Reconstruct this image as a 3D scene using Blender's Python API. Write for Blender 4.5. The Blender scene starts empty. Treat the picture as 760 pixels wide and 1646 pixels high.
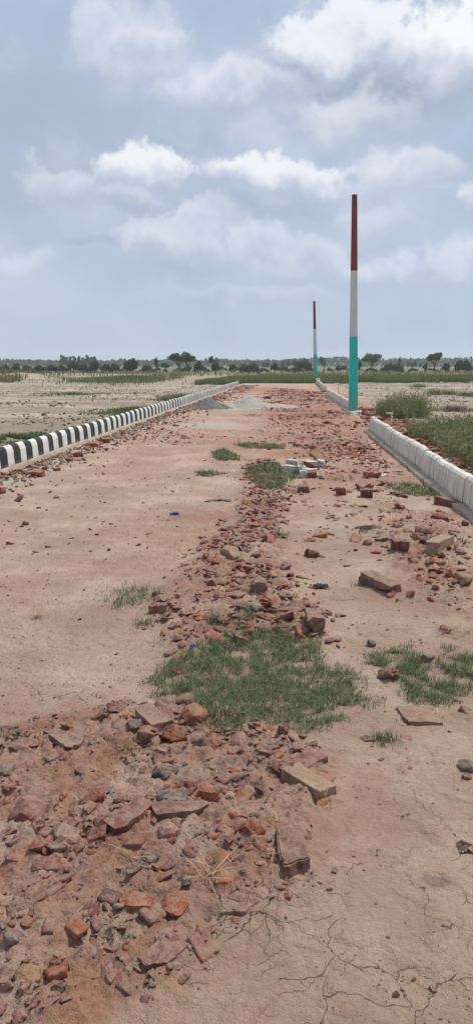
import bpy, bmesh, math, random
import numpy as np
from mathutils import Vector, Matrix, noise as mn

R = math.radians
rng = np.random.default_rng(7)
random.seed(7)
scene = bpy.context.scene
COL = scene.collection

# ------------------------------------------------------------------ camera
F = 1230.0; H = 1.5; PITCH = math.atan((823 - 585) / F)
cp, sp = math.cos(PITCH), math.sin(PITCH)

def ray(x, y):
    r = (x - 380) / F; u = -(y - 823) / F
    return Vector((r, cp + u * sp, -sp + u * cp))

def gp(x, y, z=0.0):
    """point of the ground (at height z) seen at photo pixel x, y"""
    d = ray(x, y); t = (z - H) / d.z
    return Vector((d.x * t, d.y * t, z))

cam_d = bpy.data.cameras.new('camera')
cam = bpy.data.objects.new('camera', cam_d); COL.objects.link(cam)
cam.location = (0, 0, H); cam.rotation_euler = (R(90) - PITCH, 0, 0)
cam_d.sensor_fit = 'VERTICAL'; cam_d.sensor_height = 36; cam_d.lens = F / 1646 * 36
cam_d.clip_start = 0.05; cam_d.clip_end = 6000
scene.camera = cam

# ------------------------------------------------------------------ object helpers
def tag(o, label=None, cat=None, group=None, kind=None):
    if label: o['label'] = label
    if cat: o['category'] = cat
    if group: o['group'] = group
    if kind: o['kind'] = kind
    return o

def empty(name, loc=(0, 0, 0), rz=0):
    o = bpy.data.objects.new(name, None); COL.objects.link(o)
    o.location = loc; o.rotation_euler = (0, 0, rz); o.empty_display_size = .1
    return o

def link(name, me, mat=None, parent=None, loc=None, rot=None):
    o = bpy.data.objects.new(name, me); COL.objects.link(o)
    if mat is not None and not me.materials: me.materials.append(mat)
    if parent is not None: o.parent = parent
    if loc is not None: o.location = loc
    if rot is not None: o.rotation_euler = rot
    return o

def np_mesh(name, V, faces, smooth=False, cols=None, layers=None):
    """V (n,3); faces = list of int arrays (k,3) or (k,4)"""
    me = bpy.data.meshes.new(name)
    V = np.ascontiguousarray(V, dtype=np.float32)
    me.vertices.add(len(V)); me.vertices.foreach_set('co', V.ravel())
    loops = np.concatenate([np.asarray(f).ravel() for f in faces]).astype(np.int32)
    tot = np.concatenate([np.full(len(f), f.shape[1], np.int32) for f in faces])
    start = np.concatenate([[0], np.cumsum(tot)[:-1]]).astype(np.int32)
    me.loops.add(len(loops)); me.loops.foreach_set('vertex_index', loops)
    me.polygons.add(len(tot)); me.polygons.foreach_set('loop_start', start)
    me.polygons.foreach_set('loop_total', tot)
    if smooth: me.polygons.foreach_set('use_smooth', np.ones(len(tot), bool))
    me.update(calc_edges=True)
    if layers:
        for nm, c in layers.items():
            a = me.attributes.new(nm, 'FLOAT_COLOR', 'POINT')
            c4 = np.ones((len(V), 4), np.float32); c4[:, :3] = c
            a.data.foreach_set('color', c4.ravel())
    return me

def bm_mesh(name, bm, smooth=False):
    me = bpy.data.meshes.new(name); bmesh.ops.recalc_face_normals(bm, faces=bm.faces)
    bm.to_mesh(me); bm.free()
    if smooth:
        for p in me.polygons: p.use_smooth = True
    return me

# ------------------------------------------------------------------ numpy noise
def _h(ix, iy, s):
    n = (ix.astype(np.int64) * 374761393 + iy.astype(np.int64) * 668265263 + s * 974711) & 0xffffffff
    n = ((n ^ (n >> 13)) * 1274126177) & 0xffffffff
    n = n ^ (n >> 16)
    return (n & 0xffff) / 65535.0

def vn(x, y, s=0):
    ix = np.floor(x); iy = np.floor(y); fx = x - ix; fy = y - iy
    fx = fx * fx * (3 - 2 * fx); fy = fy * fy * (3 - 2 * fy)
    a = _h(ix, iy, s); b = _h(ix + 1, iy, s); c = _h(ix, iy + 1, s); d = _h(ix + 1, iy + 1, s)
    return (a + (b - a) * fx) * (1 - fy) + (c + (d - c) * fx) * fy

def fbm(x, y, o=4, s=0, g=.5):
    t = 0; a = 1; n = 0
    for k in range(o):
        t = t + a * vn(x * 2 ** k + 17.3 * k, y * 2 ** k - 9.1 * k, s + k); n += a; a *= g
    return t / n

def sst(a, b, x):
    t = np.clip((x - a) / (b - a), 0, 1); return t * t * (3 - 2 * t)

# ------------------------------------------------------------------ layout lines
LK_A = gp(3.2, 754.8, .05); LK_B = gp(384, 620.5, .0)
RK1_A = gp(742.7, 809, .07); RK1_B = gp(590, 690, .05)
RK2_A = gp(561, 662); RK2_B = gp(524, 636)
RK3_A = gp(520, 630); RK3_B = gp(505.5, 614.5)
KD = (LK_B - LK_A); KD.z = 0; KD.normalize()

def kx_left(Y):
    return LK_A.x + (Y - LK_A.y) * (LK_B.x - LK_A.x) / (LK_B.y - LK_A.y)
RKY = np.array([-60, RK1_A.y, RK1_B.y, RK2_A.y, RK2_B.y, RK3_A.y, RK3_B.y, 2000])
_s0 = (RK1_B.x - RK1_A.x) / (RK1_B.y - RK1_A.y)
RKX = np.array([RK1_A.x - _s0 * (RK1_A.y + 60), RK1_A.x, RK1_B.x, RK2_A.x, RK2_B.x, RK3_A.x, RK3_B.x, RK3_B.x])
def kx_right(Y): return np.interp(Y, RKY, RKX)
END_Y = LK_B.y

def seg_d(x, y, a, b):
    ax, ay, bx, by = a[0], a[1], b[0], b[1]
    t = np.clip(((x - ax) * (bx - ax) + (y - ay) * (by - ay)) / ((bx - ax) ** 2 + (by - ay) ** 2 + 1e-9), 0, 1)
    return np.hypot(x - ax - t * (bx - ax), y - ay - t * (by - ay))

def poly_mask(x, y, pts, soft):
    """soft mask of a photo-pixel polygon laid on the ground; pts = pixel points"""
    P = [gp(*p) for p in pts]
    inside = np.zeros(x.shape, bool); d = np.full(x.shape, 1e9)
    for i in range(len(P)):
        a, b = P[i], P[(i + 1) % len(P)]
        cond = ((a.y > y) != (b.y > y)) & (x < (b.x - a.x) * (y - a.y) / (b.y - a.y + 1e-12) + a.x)
        inside ^= cond
        d = np.minimum(d, seg_d(x, y, a, b))
    sd = np.where(inside, d, -d)
    return sst(-soft, soft, sd)

REG = {
 'fore': [(-60,1190),(110,1150),(200,1128),(330,1128),(470,1185),(530,1225),(530,1300),(500,1340),(490,1430),(400,1445),(345,1500),(300,1590),(235,1600),(150,1570),(120,1660),(-60,1700)],
 'band': [(255,1000),(300,1075),(400,1020),(520,1040),(540,1000),(480,960),(470,900),(440,850),(460,800),(440,740),(400,740),(385,800),(400,850),(350,860),(310,905),(250,960)],
 'right': [(610,800),(650,820),(745,830),(770,960),(760,1000),(690,975),(640,940),(615,880)],
 'far': [(440,625),(520,630),(560,660),(600,700),(660,775),(690,800),(640,800),(560,790),(490,720),(450,670),(420,650)],
}

# ------------------------------------------------------------------ brick pieces hand placed:  x0,y0,x1,y1, orientation, kind, colour, lift, label
C = dict(maroon=(.205,.072,.058), rose=(.29,.125,.10), pink=(.42,.235,.19), orange=(.37,.13,.05), red=(.32,.08,.04),
         tan=(.29,.20,.14), cream=(.40,.295,.185), black=(.028,.03,.034), grey=(.2,.19,.175), ochre=(.36,.24,.12),
         brown=(.22,.135,.095), slate=(.10,.105,.11), pale=(.45,.40,.32), purple=(.17,.08,.085))
B = [
(240,1492,304,1578,'/','brick','rose',.15,'long dusty rose brick sunk flat in cracked mud beside the black charcoal piece'),
(33,1418,112,1474,'/','rough','rose',.5,'large split rose brick chunk with pale crust near the left edge'),
(254,1331,291,1363,'-','round','pink',.6,'smooth pinkish rounded brick lump below the long brown slab'),
(293,1350,322,1402,'|','rough','pink',.6,'upright splintered pink brick piece with a charred lower end'),
(284,1412,314,1447,'|','rough','slate',.55,'dark slag block with pale grey crust on top'),
(260,1370,292,1412,'/','slab','purple',.4,'flat dark purple brick shard left of the splintered piece'),
(222,1372,258,1408,'o','rough','slate',.5,'blue grey cinder lump beside the dark oval stone'),
(204,1394,231,1424,'/','round','slate',.6,'dark grey oval stone on orange mud'),
(250,1446,309,1494,'-','rough','red',.55,'large broken red brick above the long rose brick'),
(295,1462,330,1492,'-','rough','brown',.35,'brown brick corner right of the broken red brick'),
(325,1460,343,1490,'|','rough','black',.5,'small upright charcoal black piece in cracked mud'),
(196,1455,246,1484,'-','brick','orange',.1,'orange brick piece with pale edge sunk in the mud'),
(127,1463,166,1503,'-','rough','rose',.35,'rose wedge with pale tip left of its darker neighbour'),
(160,1455,192,1492,'-','rough','maroon',.45,'maroon wedge touching the sunken orange piece'),
(91,1474,128,1515,'o','rough','rose',.2,'half buried rose lump with blurred muddy edges'),
(172,1491,192,1518,'o','rough','cream',.5,'small pale yellow stone alone on the mud'),
(22,1563,68,1600,'-','round','ochre',.35,'smooth ochre brown stone above the pink pile'),
(-5,1560,24,1590,'-','round','brown',.2,'dull brown stone beside the smooth ochre stone'),
(77,1585,114,1613,'-','rough','black',.4,'black green angular stone near the bottom left corner'),
(-8,1586,26,1620,'o','rough','pink',.8,'pale pink angular stone at the upper left of the corner pile'),
(25,1598,58,1626,'-','rough','pink',.8,'pale pink angular stone right of centre in the corner pile'),
(14,1626,50,1660,'o','rough','pink',.9,'pale pink stone cut by the bottom edge of the photo'),
(-6,1622,14,1642,'o','rough','rose',.7,'small pink stone squeezed at the left of the corner pile'),
(38,1614,56,1634,'o','rough','rose',.7,'narrow rose stone between two pale ones in the corner pile'),
(55,1606,98,1650,'/','rough','purple',.3,'large dark purple slab sloping behind the corner pile'),
(6,1511,40,1536,'-','round','grey',.5,'grey oval stone near the left edge above orange mud'),
(-4,1496,16,1516,'o','rough','grey',.5,'dark grey stone at the left edge above the grey oval'),
(0,1457,35,1492,'o','rough','maroon',.6,'maroon brick cube cracked into pieces at the left edge'),
(20,1446,34,1461,'o','rough','black',.6,'tiny black cinder above the cracked maroon cube'),
(52,1390,101,1416,'-','round','rose',.6,'long smooth rose log shaped brick piece'),
(80,1337,132,1376,'-','round','tan',.45,'big rounded squarish tan stone among maroon bricks'),
(18,1302,76,1342,'-','round','rose',.5,'broad flat rose slab behind the two pale topped stones'),
(-4,1340,34,1366,'-','rough','rose',.6,'long pale topped stone at the left edge'),
(12,1346,51,1374,'/','rough','pink',.6,'pale topped stone right of the one at the left edge'),
(42,1333,79,1363,'o','rough','maroon',.6,'squat maroon chunk left of the rounded tan stone'),
(50,1362,94,1392,'-','rough','red',.5,'broken red brick piece above the rose log'),
(8,1370,50,1402,'-','slab','rose',.3,'low rose slab lying left of the red piece'),
(133,1319,161,1336,'-','round','ochre',.6,'ochre rounded pebble between maroon bricks'),
(183,1304,236,1358,'/','brick','rose',.45,'long diagonal rose brick half out of the mud'),
(150,1326,183,1352,'o','rough','maroon',.6,'maroon lump left of the diagonal rose brick'),
(168,1340,190,1362,'o','rough','maroon',.5,'small maroon stone at the foot of the diagonal brick'),
(136,1342,152,1360,'o','rough','slate',.5,'small bluish stone right of the rounded tan stone'),
(106,1296,130,1330,'/','rough','orange',.5,'upright orange shard right of the broad rose slab'),
(254,1290,300,1315,'-','brick','slate',.4,'blue grey glazed brick end in the central rubble'),
(244,1302,336,1332,'/','brick','brown',.12,'long brown slab sunk below the blue grey brick end'),
(243,1318,254,1346,'|','round','orange',.5,'narrow orange sliver beside the pinkish rounded lump'),
(320,1282,353,1298,'-','brick','orange',.5,'small clean orange brick fragment'),
(292,1266,320,1292,'o','rough','maroon',.6,'six sided maroon stone left of the orange fragment'),
(253,1274,294,1293,'-','rough','red',.5,'crumbled red lump behind the blue grey brick end'),
(240,1237,290,1266,'-','rough','slate',.5,'black blue slag lump with a white speck'),
(208,1204,240,1240,'o','rough','pale',.25,'pale crusty lump left of the black slag'),
(238,1206,275,1228,'o','rough','cream',.3,'yellowish crusty rubble behind the black slag'),
(304,1187,342,1224,'o','rough','brown',.65,'brown burnt brick lump with pale pitted crust'),
(252,1186,306,1217,'-','rough','orange',.6,'bright orange red broken brick with pale top edge'),
(222,1182,256,1207,'-','round','rose',.6,'rose chunk left of the bright orange brick'),
(203,1168,230,1197,'o','round','slate',.5,'round grey black lump in the mud'),
(216,1143,273,1190,'\\','brick','tan',.5,'long tan brick leaning diagonally in the rubble edge'),
(247,1131,282,1150,'-','slab','brown',.6,'flat dark slab left of its twin at the grass edge'),
(275,1125,316,1144,'-','slab','brown',.7,'flat slab right of its twin at the grass edge'),
(290,1152,334,1179,'-','round','orange',.5,'orange and grey brick below the flat slabs'),
(342,1146,363,1176,'|','slab','slate',.6,'dark slate shard standing inside the grass'),
(370,1184,400,1213,'-','round','pink',.7,'pink flat stone below the grass patch'),
(388,1170,427,1198,'\\','rough','rose',.6,'rose wedge between two stones below the grass patch'),
(432,1177,473,1205,'-','rough','rose',.5,'dished rose stone above the long maroon brick'),
(438,1213,520,1258,'/','brick','maroon',.55,'long cracked maroon brick above the cream one'),
(463,1240,527,1293,'\\','brick','cream',.55,'cream coloured broken brick with pitted face'),
(383,1238,436,1286,'\\','rough','tan',.2,'tan mud coated brick left of the long maroon one'),
(356,1302,410,1340,'\\','rough','red',.4,'crumbling red brick heap top left piece'),
(392,1310,446,1350,'\\','rough','maroon',.4,'crumbling maroon brick heap right piece'),
(372,1334,430,1372,'-','rough','red',.3,'crumbling red brick heap front piece'),
(356,1340,382,1382,'|','slab','maroon',.5,'thin upright maroon flakes left of the crumbling heap'),
(447,1336,490,1422,'|','brick','brown',.4,'long muddy brown brick pointing away from the camera'),
(362,1372,414,1418,'\\','rough','purple',.5,'dark triangular wedge left of the long muddy brick'),
(340,1406,378,1440,'-','round','orange',.12,'orange mud coated lump below the dark wedge'),
(355,1438,415,1476,'-','brick','tan',.05,'tan brick almost buried in cracked mud'),
(75,1175,142,1225,'\\','brick','tan',.45,'tan brick with black blistered front edge'),
(5,1196,56,1221,'-','round','brown',.4,'grey brown lump with orange top by the left edge'),
(50,1189,76,1206,'-','rough','red',.4,'small red wedge beside the blistered brick'),
(-4,1234,24,1262,'-','round','grey',.6,'grey rounded stone at the left edge'),
(74,1222,122,1246,'-','rough','maroon',.3,'maroon flat lump below the blistered brick'),
(118,1238,158,1258,'-','slab','rose',.25,'low rose flake right of the maroon flat lump'),
(144,1152,182,1182,'o','rough','maroon',.6,'maroon angular stone at the upper rim of the rubble'),
(157,1176,186,1210,'/','rough','rose',.6,'pointed rose wedge under the angular stone at the rim'),
(140,1198,162,1222,'o','rough','tan',.5,'small tan stone right of the blistered brick'),
(165,1140,202,1158,'-','rough','maroon',.5,'flat maroon stone topmost in the rubble rim'),
(178,1164,206,1192,'o','round','brown',.25,'brown lump left of the round grey one'),
(-6,1256,36,1286,'/','rough','rose',.4,'rose brick with white streak at the left edge'),
(155,1270,196,1300,'-','round','grey',.1,'grey tan stone nearly flush with the mud'),
# centre band
(328,982,370,1010,'/','rough','tan',.55,'large tan and maroon stone behind the grass patch'),
(370,988,402,1013,'o','rough','brown',.5,'brown stone with yellow face behind the grass patch'),
(393,978,421,995,'-','round','grey',.6,'grey rounded stone in the centre band'),
(420,976,441,992,'-','rough','maroon',.5,'dark maroon block right of the grey rounded stone'),
(443,976,498,997,'-','slab','rose',.5,'long flat rose slab at the right of the centre band'),
(446,992,486,1006,'-','slab','rose',.4,'lower flat rose slab under the long one'),
(491,998,516,1028,'|','brick','brown',.9,'brown brick stub standing on end behind the grass'),
(524,1017,552,1040,'o','slab','rose',.3,'square rose tile flat in the dirt right of the stub'),
(242,981,270,993,'-','brick','rose',.4,'flat rose brick at the left end of the centre band'),
(267,976,293,992,'-','rough','red',.5,'red broken piece next to the flat rose brick'),
(290,983,318,996,'-','slab','pink',.4,'pink flake behind the flat rose brick'),
(364,958,396,974,'-','slab','tan',.5,'tan slab in the middle of the centre band'),
(407,948,431,966,'-','brick','tan',.7,'squared tan block in the centre band'),
(431,946,458,962,'-','rough','rose',.5,'rose block right of the squared tan one'),
(428,929,449,942,'-','rough','pink',.6,'pink red stone above the squared tan block'),
(370,929,396,941,'-','slab','pink',.6,'pale pink flat stone in the upper band'),
(402,936,432,948,'\\','slab','pale',.5,'pale long shard crossing the centre band'),
(328,942,352,953,'-','rough','maroon',.6,'dark maroon piece at the left of the upper band'),
(352,936,370,950,'o','rough','brown',.6,'small brown stone beside the dark maroon piece'),
(336,910,363,920,'-','rough','orange',.6,'orange flat stone near the top of the band'),
(364,864,402,882,'/','slab','grey',.5,'grey flat slate near the top of the band'),
(357,893,383,909,'\\','brick','cream',.6,'cream block near the top of the band'),
(424,904,448,925,'\\','round','rose',.6,'leaning rose stone at the right of the upper band'),
(323,898,341,910,'o','rough','red',.6,'small red stone at the left of the upper band'),
(378,914,398,926,'o','rough','red',.5,'crumbled red stone in the middle of the upper band'),
(340,962,362,974,'o','rough','maroon',.5,'maroon stone above the large tan and maroon one'),
# right side
(630,812,650,831,'o','rough','maroon',.8,'dark maroon brick cube left of the red wedge'),
(651,833,665,848,'o','rough','orange',.8,'small orange brick stone behind the round mass'),
(693,833,718,852,'\\','rough','red',.8,'bright red wedge of brick near the right kerb'),
(708,806,745,824,'\\','brick','maroon',.8,'maroon brick leaning on the footing of the right kerb'),
(630,844,650,864,'o','rough','tan',.8,'grey tan block with pale top left of the orange stone'),
(666,857,698,876,'-','round','rose',.7,'rounded rose brick mass near the yellow brick'),
(697,862,721,880,'-','rough','rose',.6,'rose lump right of the rounded mass'),
(718,855,740,872,'-','slab','orange',.7,'orange slanting slab near the right kerb'),
(659,870,677,889,'o','rough','orange',.8,'orange red broken piece left of the dark grey stone'),
(671,878,695,893,'o','rough','slate',.7,'dark grey stone wedged left of the yellow brick'),
(684,876,724,906,'/','brick','cream',.9,'yellowish brick with a broken out hollow'),
(694,892,722,918,'/','rough','brown',.8,'brown block leaning against the yellowish brick'),
(630,884,654,902,'-','brick','maroon',.9,'neat maroon half brick alone on pale dirt'),
(586,932,634,963,'\\','brick','tan',.8,'large dusty tan brick chunk alone on pale dirt'),
(646,957,666,968,'-','rough','orange',.7,'flat orange chip below the tan brick chunk'),
(664,932,682,946,'o','rough','red',.5,'dull red chip between the tan chunk and the cream brick'),
(653,910,673,922,'-','rough','ochre',.6,'ochre brown flake below the maroon half brick'),
(679,910,702,924,'-','rough','red',.6,'red flake in front of the brown leaning block'),
(711,917,753,935,'-','slab','pink',.7,'long dusty pink slab above the blackened brick'),
(711,930,739,946,'-','rough','orange',.7,'orange jagged piece left of the blackened brick'),
(727,934,764,963,'-','rough','cream',.8,'cream brick with a blackened end at the right edge'),
(690,952,706,962,'o','rough','orange',.6,'small orange chip left of the blackened brick'),
(704,957,727,968,'-','slab','rose',.4,'thin rose flake under the blackened brick'),
(682,964,701,974,'-','rough','red',.5,'two toned red chip at the front of the right scatter'),
(738,968,753,979,'o','slab','orange',.6,'salmon orange chip at the front right of the scatter'),
(731,980,741,989,'o','rough','black',.6,'tiny black cinder at the front right of the scatter'),
(740,845,754,856,'o','round','slate',.8,'dark grey pebble close to the right kerb'),
(720,866,734,878,'o','round','grey',.8,'pale grey pebble beside the orange slab'),
(619,872,633,882,'o','round','grey',.6,'small grey green pebble left of the half brick'),
(486,888,513,908,'o','rough','maroon',.9,'dark burnt brick lump alone on pale dirt'),
(604,1074,643,1105,'-','rough','brown',.8,'rough brown stone at the left tip of the right grass'),
(588,1027,604,1043,'o','round','slate',.8,'small dark round stone above the right grass'),
(674,1052,702,1076,'o','rough','grey',.6,'grey mottled stone inside the right grass'),
(705,1012,726,1022,'-','round','red',.7,'small red stone next to the dry straw'),
(735,1224,764,1250,'-','round','grey',.6,'grey purple stone at the right edge'),
(741,1247,757,1257,'o','round','rose',.7,'small rose pebble under the grey purple stone'),
(645,1132,700,1166,'-','brick','tan',.04,'square mud coated brick barely showing in the dirt'),
(574,1180,606,1198,'-','slab','brown',.35,'flat brown flake left of the small grass tuft'),
(634,1180,666,1192,'-','slab','rose',.3,'flat rose flake right of the small grass tuft'),
(735,1136,764,1156,'o','rough','brown',.5,'brown stone at the right edge below the grass'),
(540,1246,566,1256,'-','slab','cream',.2,'thin yellowish flake right of the cream brick'),
# mid distance
(479,786,496,798,'-','brick','brown',.9,'single brown brick below the broken white kerb pieces'),
(540,793,554,803,'o','brick','red',.9,'single red brick left of the stacked pair'),
(579,795,597,805,'-','brick','maroon',.9,'front maroon brick of a loose pair'),
(567,782,583,793,'o','rough','red',.8,'rear red brick of a loose pair'),
(602,788,612,796,'o','rough','orange',.8,'orange stone between the pair and the grass strip'),
(585,765,598,776,'o','brick','orange',.9,'upright orange brick beside the yellow paper'),
(493,765,508,774,'-','brick','red',.9,'red brick touching the white kerb pieces'),
(581,873,599,888,'o','rough','brown',.8,'brown stone left of the grey green pebble'),
(474,700,492,710,'-','rough','red',.8,'red brick heap stone above the thin grass streak'),
(53,760,70,771,'-','brick','red',.9,'red brick on top of the small pile by the striped kerb'),
(165,707,178,717,'o','brick','red',.9,'red brick standing near the striped kerb'),
(145,713,160,722,'-','brick','orange',.8,'orange brick left of the standing one by the striped kerb'),
(104,736,122,744,'-','rough','red',.8,'flat red brick lying close to the striped kerb'),
]

def place_from_box(x0, y0, x1, y1, ori):
    xc = (x0 + x1) / 2
    c = gp(xc, y0 + (y1 - y0) * .55)
    w = (gp(x1, (y0 + y1) / 2) - gp(x0, (y0 + y1) / 2)).length
    far = gp(xc, y0); near = gp(xc, y1)
    d = (near - far).length
    px = 1845 / max(20, (y1 - 585))
    d = d * (.62 if y1 < 1000 else .8)      # part of the pixel height is the thickness of the piece
    if ori == '-': L, W, a = w, d, 0
    elif ori == '|': L, W, a = d, w, math.pi / 2
    elif ori == 'o': L, W, a = w, max(d, .6 * w), 0
    elif ori == '/': L = math.hypot(w, d) * .86; W = min(.42 * L, .10); a = math.atan2(d, w)
    else: L = math.hypot(w, d) * .84; W = min(.42 * L, .10); a = -math.atan2(d, w)
    return c, L, W, a

placed = []
for (x0, y0, x1, y1, ori, kd, colr, lift, lab) in B:
    c, L, W, a = place_from_box(x0, y0, x1, y1, ori)
    W = max(min(W, L * 1.1), .3 * L)
    T = {'brick': .044 if y1 > 1100 else .085, 'rough': .65 * min(L, W), 'round': .6 * min(L, W), 'slab': .28 * min(L, W)}[kd]
    T = max(.015, min(T, .08 if kd != 'slab' else .035, .9 * W if kd == 'brick' else 1))
    placed.append(dict(x=c.x, y=c.y, L=L, W=W, T=T, a=a + random.uniform(-.12, .12), kd=kd, col=C[colr], cn=colr, lift=lift, lab=lab))

# extra unlabelled-by-hand pieces that fill the rubble, individually built
def in_poly(p, pts):
    ins = False
    for i in range(len(pts)):
        a, b = pts[i], pts[(i + 1) % len(pts)]
        if (a.y > p[1]) != (b.y > p[1]) and p[0] < (b.x - a.x) * (p[1] - a.y) / (b.y - a.y) + a.x: ins = not ins
    return ins
def rand_in(reg, n):
    pts = [gp(*p) for p in REG[reg]]
    x0, x1 = min(p.x for p in pts), max(p.x for p in pts); y0, y1 = min(p.y for p in pts), max(p.y for p in pts)
    out = []
    while len(out) < n:
        p = (random.uniform(x0, x1), random.uniform(y0, y1))
        if in_poly(p, pts): out.append(p)
    return out
PAL = {'fore': ['maroon', 'rose', 'rose', 'brown', 'orange', 'red', 'tan', 'purple'], 'band': ['maroon', 'red', 'rose', 'brown', 'orange', 'pink', 'tan'],
       'right': ['red', 'maroon', 'orange', 'brown', 'tan']}
WORDS = dict(maroon='maroon', rose='dusty rose', brown='brown', orange='orange', red='dull red', tan='tan', purple='dark purple', pink='pale pink')
TXT = {'fore': 'brick fragment half sunk in the foreground rubble mud', 'band': 'brick fragment lying in the centre rubble band',
       'right': 'brick fragment scattered on dirt near the right kerb'}
for reg, n, lo, hi in (('fore', 66, .022, .06), ('band', 48, .05, .15), ('right', 16, .04, .1)):
    cnt = 0
    for (x, y) in rand_in(reg, n * 6):
        if cnt >= n: break
        L = random.uniform(lo, hi); ok = True
        for q in placed:
            if math.hypot(q['x'] - x, q['y'] - y) < .42 * (q['L'] * .9 + L): ok = False; break
        if not ok: continue
        W = L * random.uniform(.5, .85); kd = random.choice(['rough', 'rough', 'slab', 'round'] if reg == 'fore' else ['rough', 'slab', 'rough'])
        T = (.6 if kd != 'slab' else .3) * W; cn = random.choice(PAL[reg]); size = 'small' if L < (lo + hi) / 2 else 'larger'
        placed.append(dict(x=x, y=y, L=L, W=W, T=T, a=random.uniform(0, 3.14), kd=kd, col=C[cn], cn=cn, lift=random.uniform(.15, .6),
                           lab='%s %s %s' % (size, WORDS[cn], TXT[reg]), grp='%s %s' % (size, TXT[reg].replace('fragment', 'fragments'))))
        cnt += 1

# ------------------------------------------------------------------ ground height
GR = [  # grass patches: pixel polygon, blade length m, density per m2, label, name
 ([(250,1100),(285,1070),(330,1050),(350,1028),(400,1018),(470,1020),(500,1040),(515,1068),(560,1085),(590,1105),(595,1130),(545,1145),(530,1158),(480,1170),(455,1160),(410,1150),(380,1178),(340,1190),(312,1182),(325,1150),(290,1135),(262,1120)], .045, 19000, 'large green creeping grass patch in the middle of the road'),
 ([(598,1052),(640,1050),(690,1062),(770,1062),(775,1108),(735,1118),(700,1132),(670,1128),(650,1105),(620,1085)], .045, 22000, 'green grass patch at the right edge with a brown stone at its tip'),
 ([(172,958),(195,942),(225,944),(258,958),(255,970),(225,978),(190,976)], .06, 6500, 'round low grass tuft patch on the left of the road'),
 ([(398,757),(430,750),(470,752),(478,768),(455,778),(450,790),(425,790),(405,776)], .06, 5000, 'grass patch around the broken white kerb pieces'),
 ([(340,728),(360,725),(384,734),(380,742),(350,740)], .07, 4000, 'small dark green grass patch on the left half of the road beyond the blue scrap'),
 ([(316,760),(345,758),(358,763),(345,768),(322,767)], .05, 3500, 'thin flat grass streak below the small dark patch'),
 ([(622,780),(665,780),(695,788),(708,797),(680,800),(640,796)], .06, 3500, 'grass strip along the footing of the right kerb'),
 ([(378,716),(410,713),(455,716),(452,723),(400,722)], .06, 3500, 'thin green streak across the road beyond the kerb pieces'),
]
BMP = np.array([[q['x'], q['y'], max(q['L'], q['W']) * .62, min(.35, .5 - .35 * q['lift']) * q['T'] * .8] for q in placed])

def ground_z(x, y):
    x = np.asarray(x, float); y = np.asarray(y, float)
    xl = kx_left(y); xr = kx_right(y)
    road = sst(-.12, .12, x - xl) * sst(-.12, .12, xr - x) * sst(1.2, -.5, y - END_Y)
    dist = np.maximum(1.0, np.hypot(x, y))
    z = (fbm(x * .45, y * .45, 3, 3) - .5) * .05
    det = (fbm(x * 3, y * 3, 4, 11) - .5) * .022 + (fbm(x * 22, y * 22, 3, 21) - .5) * .006
    det = det + (sst(.50, .525, fbm(x * 4.5, y * 6, 4, 23)) + .7 * sst(.55, .57, fbm(x * 9, y * 11, 4, 27))) * .0055
    z = z + det
    rub = np.zeros(x.shape)
    near = y < 70
    for k, (nm, s) in enumerate((('fore', .09), ('band', .12), ('right', .2), ('far', 1.2))):
        m = poly_mask(x, y, REG[nm], s)
        rub = np.maximum(rub, m)
    lump = np.abs(fbm(x * 14, y * 14, 3, 31) - .5) * 2
    z = z + rub * (.008 + (.5 - lump) * .042 + np.abs(fbm(x * 40, y * 40, 2, 41) - .5) * .03)
    fieldl = sst(.1, .8, xl - x); fieldr = sst(.4, 2.0, x - xr)
    clod = (fbm(x * 2.2, y * 2.2, 4, 51, .6) - .5)
    z = z + fieldl * (-.10 + clod * .14) + fieldr * (-.03 + clod * .10)
    # gently rolling far fields, a low bank on the left
    far = sst(60, 140, y)
    z = z + far * (fbm(x * .03, y * .05, 3, 61) - .55) * .5
    bk = np.exp(-((y - 72 - 2 * np.sin(x * .2)) / 3.2) ** 2) * sst(-15, -20, x) * sst(-130, -90, x)
    z = z + bk * (.55 + .35 * fbm(x * .5, y * .5, 3, 71))
    bk2 = np.exp(-((y - 62 - 1.2 * np.sin(x * .3)) / 1.6) ** 2) * sst(4, 9, x) * .22
    z = z + bk2 * fbm(x * .6, y * .6, 3, 73) * 1.4
    return z, road, rub, fieldl, fieldr

def add_bumps(x, y, z):
    for bx, by, r, h in BMP:
        m = (np.abs(x - bx) < 2.4 * r) & (np.abs(y - by) < 2.4 * r)
        if m.any():
            d2 = ((x[m] - bx) ** 2 + (y[m] - by) ** 2) / (r * r)
            z[m] += h * np.exp(-d2 * 1.1) 
    return z

def zat(x, y):
    xa = np.atleast_1d(np.asarray(x, float)); ya = np.atleast_1d(np.asarray(y, float))
    z = ground_z(xa, ya)[0]
    return z if xa.size > 1 else float(z[0])
def zat_b(x, y):
    xa = np.atleast_1d(np.asarray(x, float)); ya = np.atleast_1d(np.asarray(y, float))
    return add_bumps(xa, ya, ground_z(xa, ya)[0])

def axis(core0, core1, step, grow, lim0, lim1):
    c = list(np.arange(core0, core1, step)); a = []
    v, s = core0, step
    while v > lim0: s *= 1 + grow; v -= s; a.append(v)
    b = []; v, s = c[-1], step
    while v < lim1: s *= 1 + grow; v += s; b.append(v)
    return np.array(a[::-1] + c + b)
xs = axis(-1.15, 1.15, .0085, .022, -1500, 1500)
ys = axis(1.2, 4.0, .0085, .017, -1500, 1500)
ys = np.concatenate([ys[ys >= .9], [ ]])
yb = axis(.0, .9, .06, .25, -1500, .85); yb = yb[yb < .9]
ys = np.concatenate([yb, ys])
GX, GY = np.meshgrid(xs, ys)
gx = GX.ravel(); gy = GY.ravel()
gz, road, rub, fl, fr = ground_z(gx, gy)
gz = add_bumps(gx, gy, gz)

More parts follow.
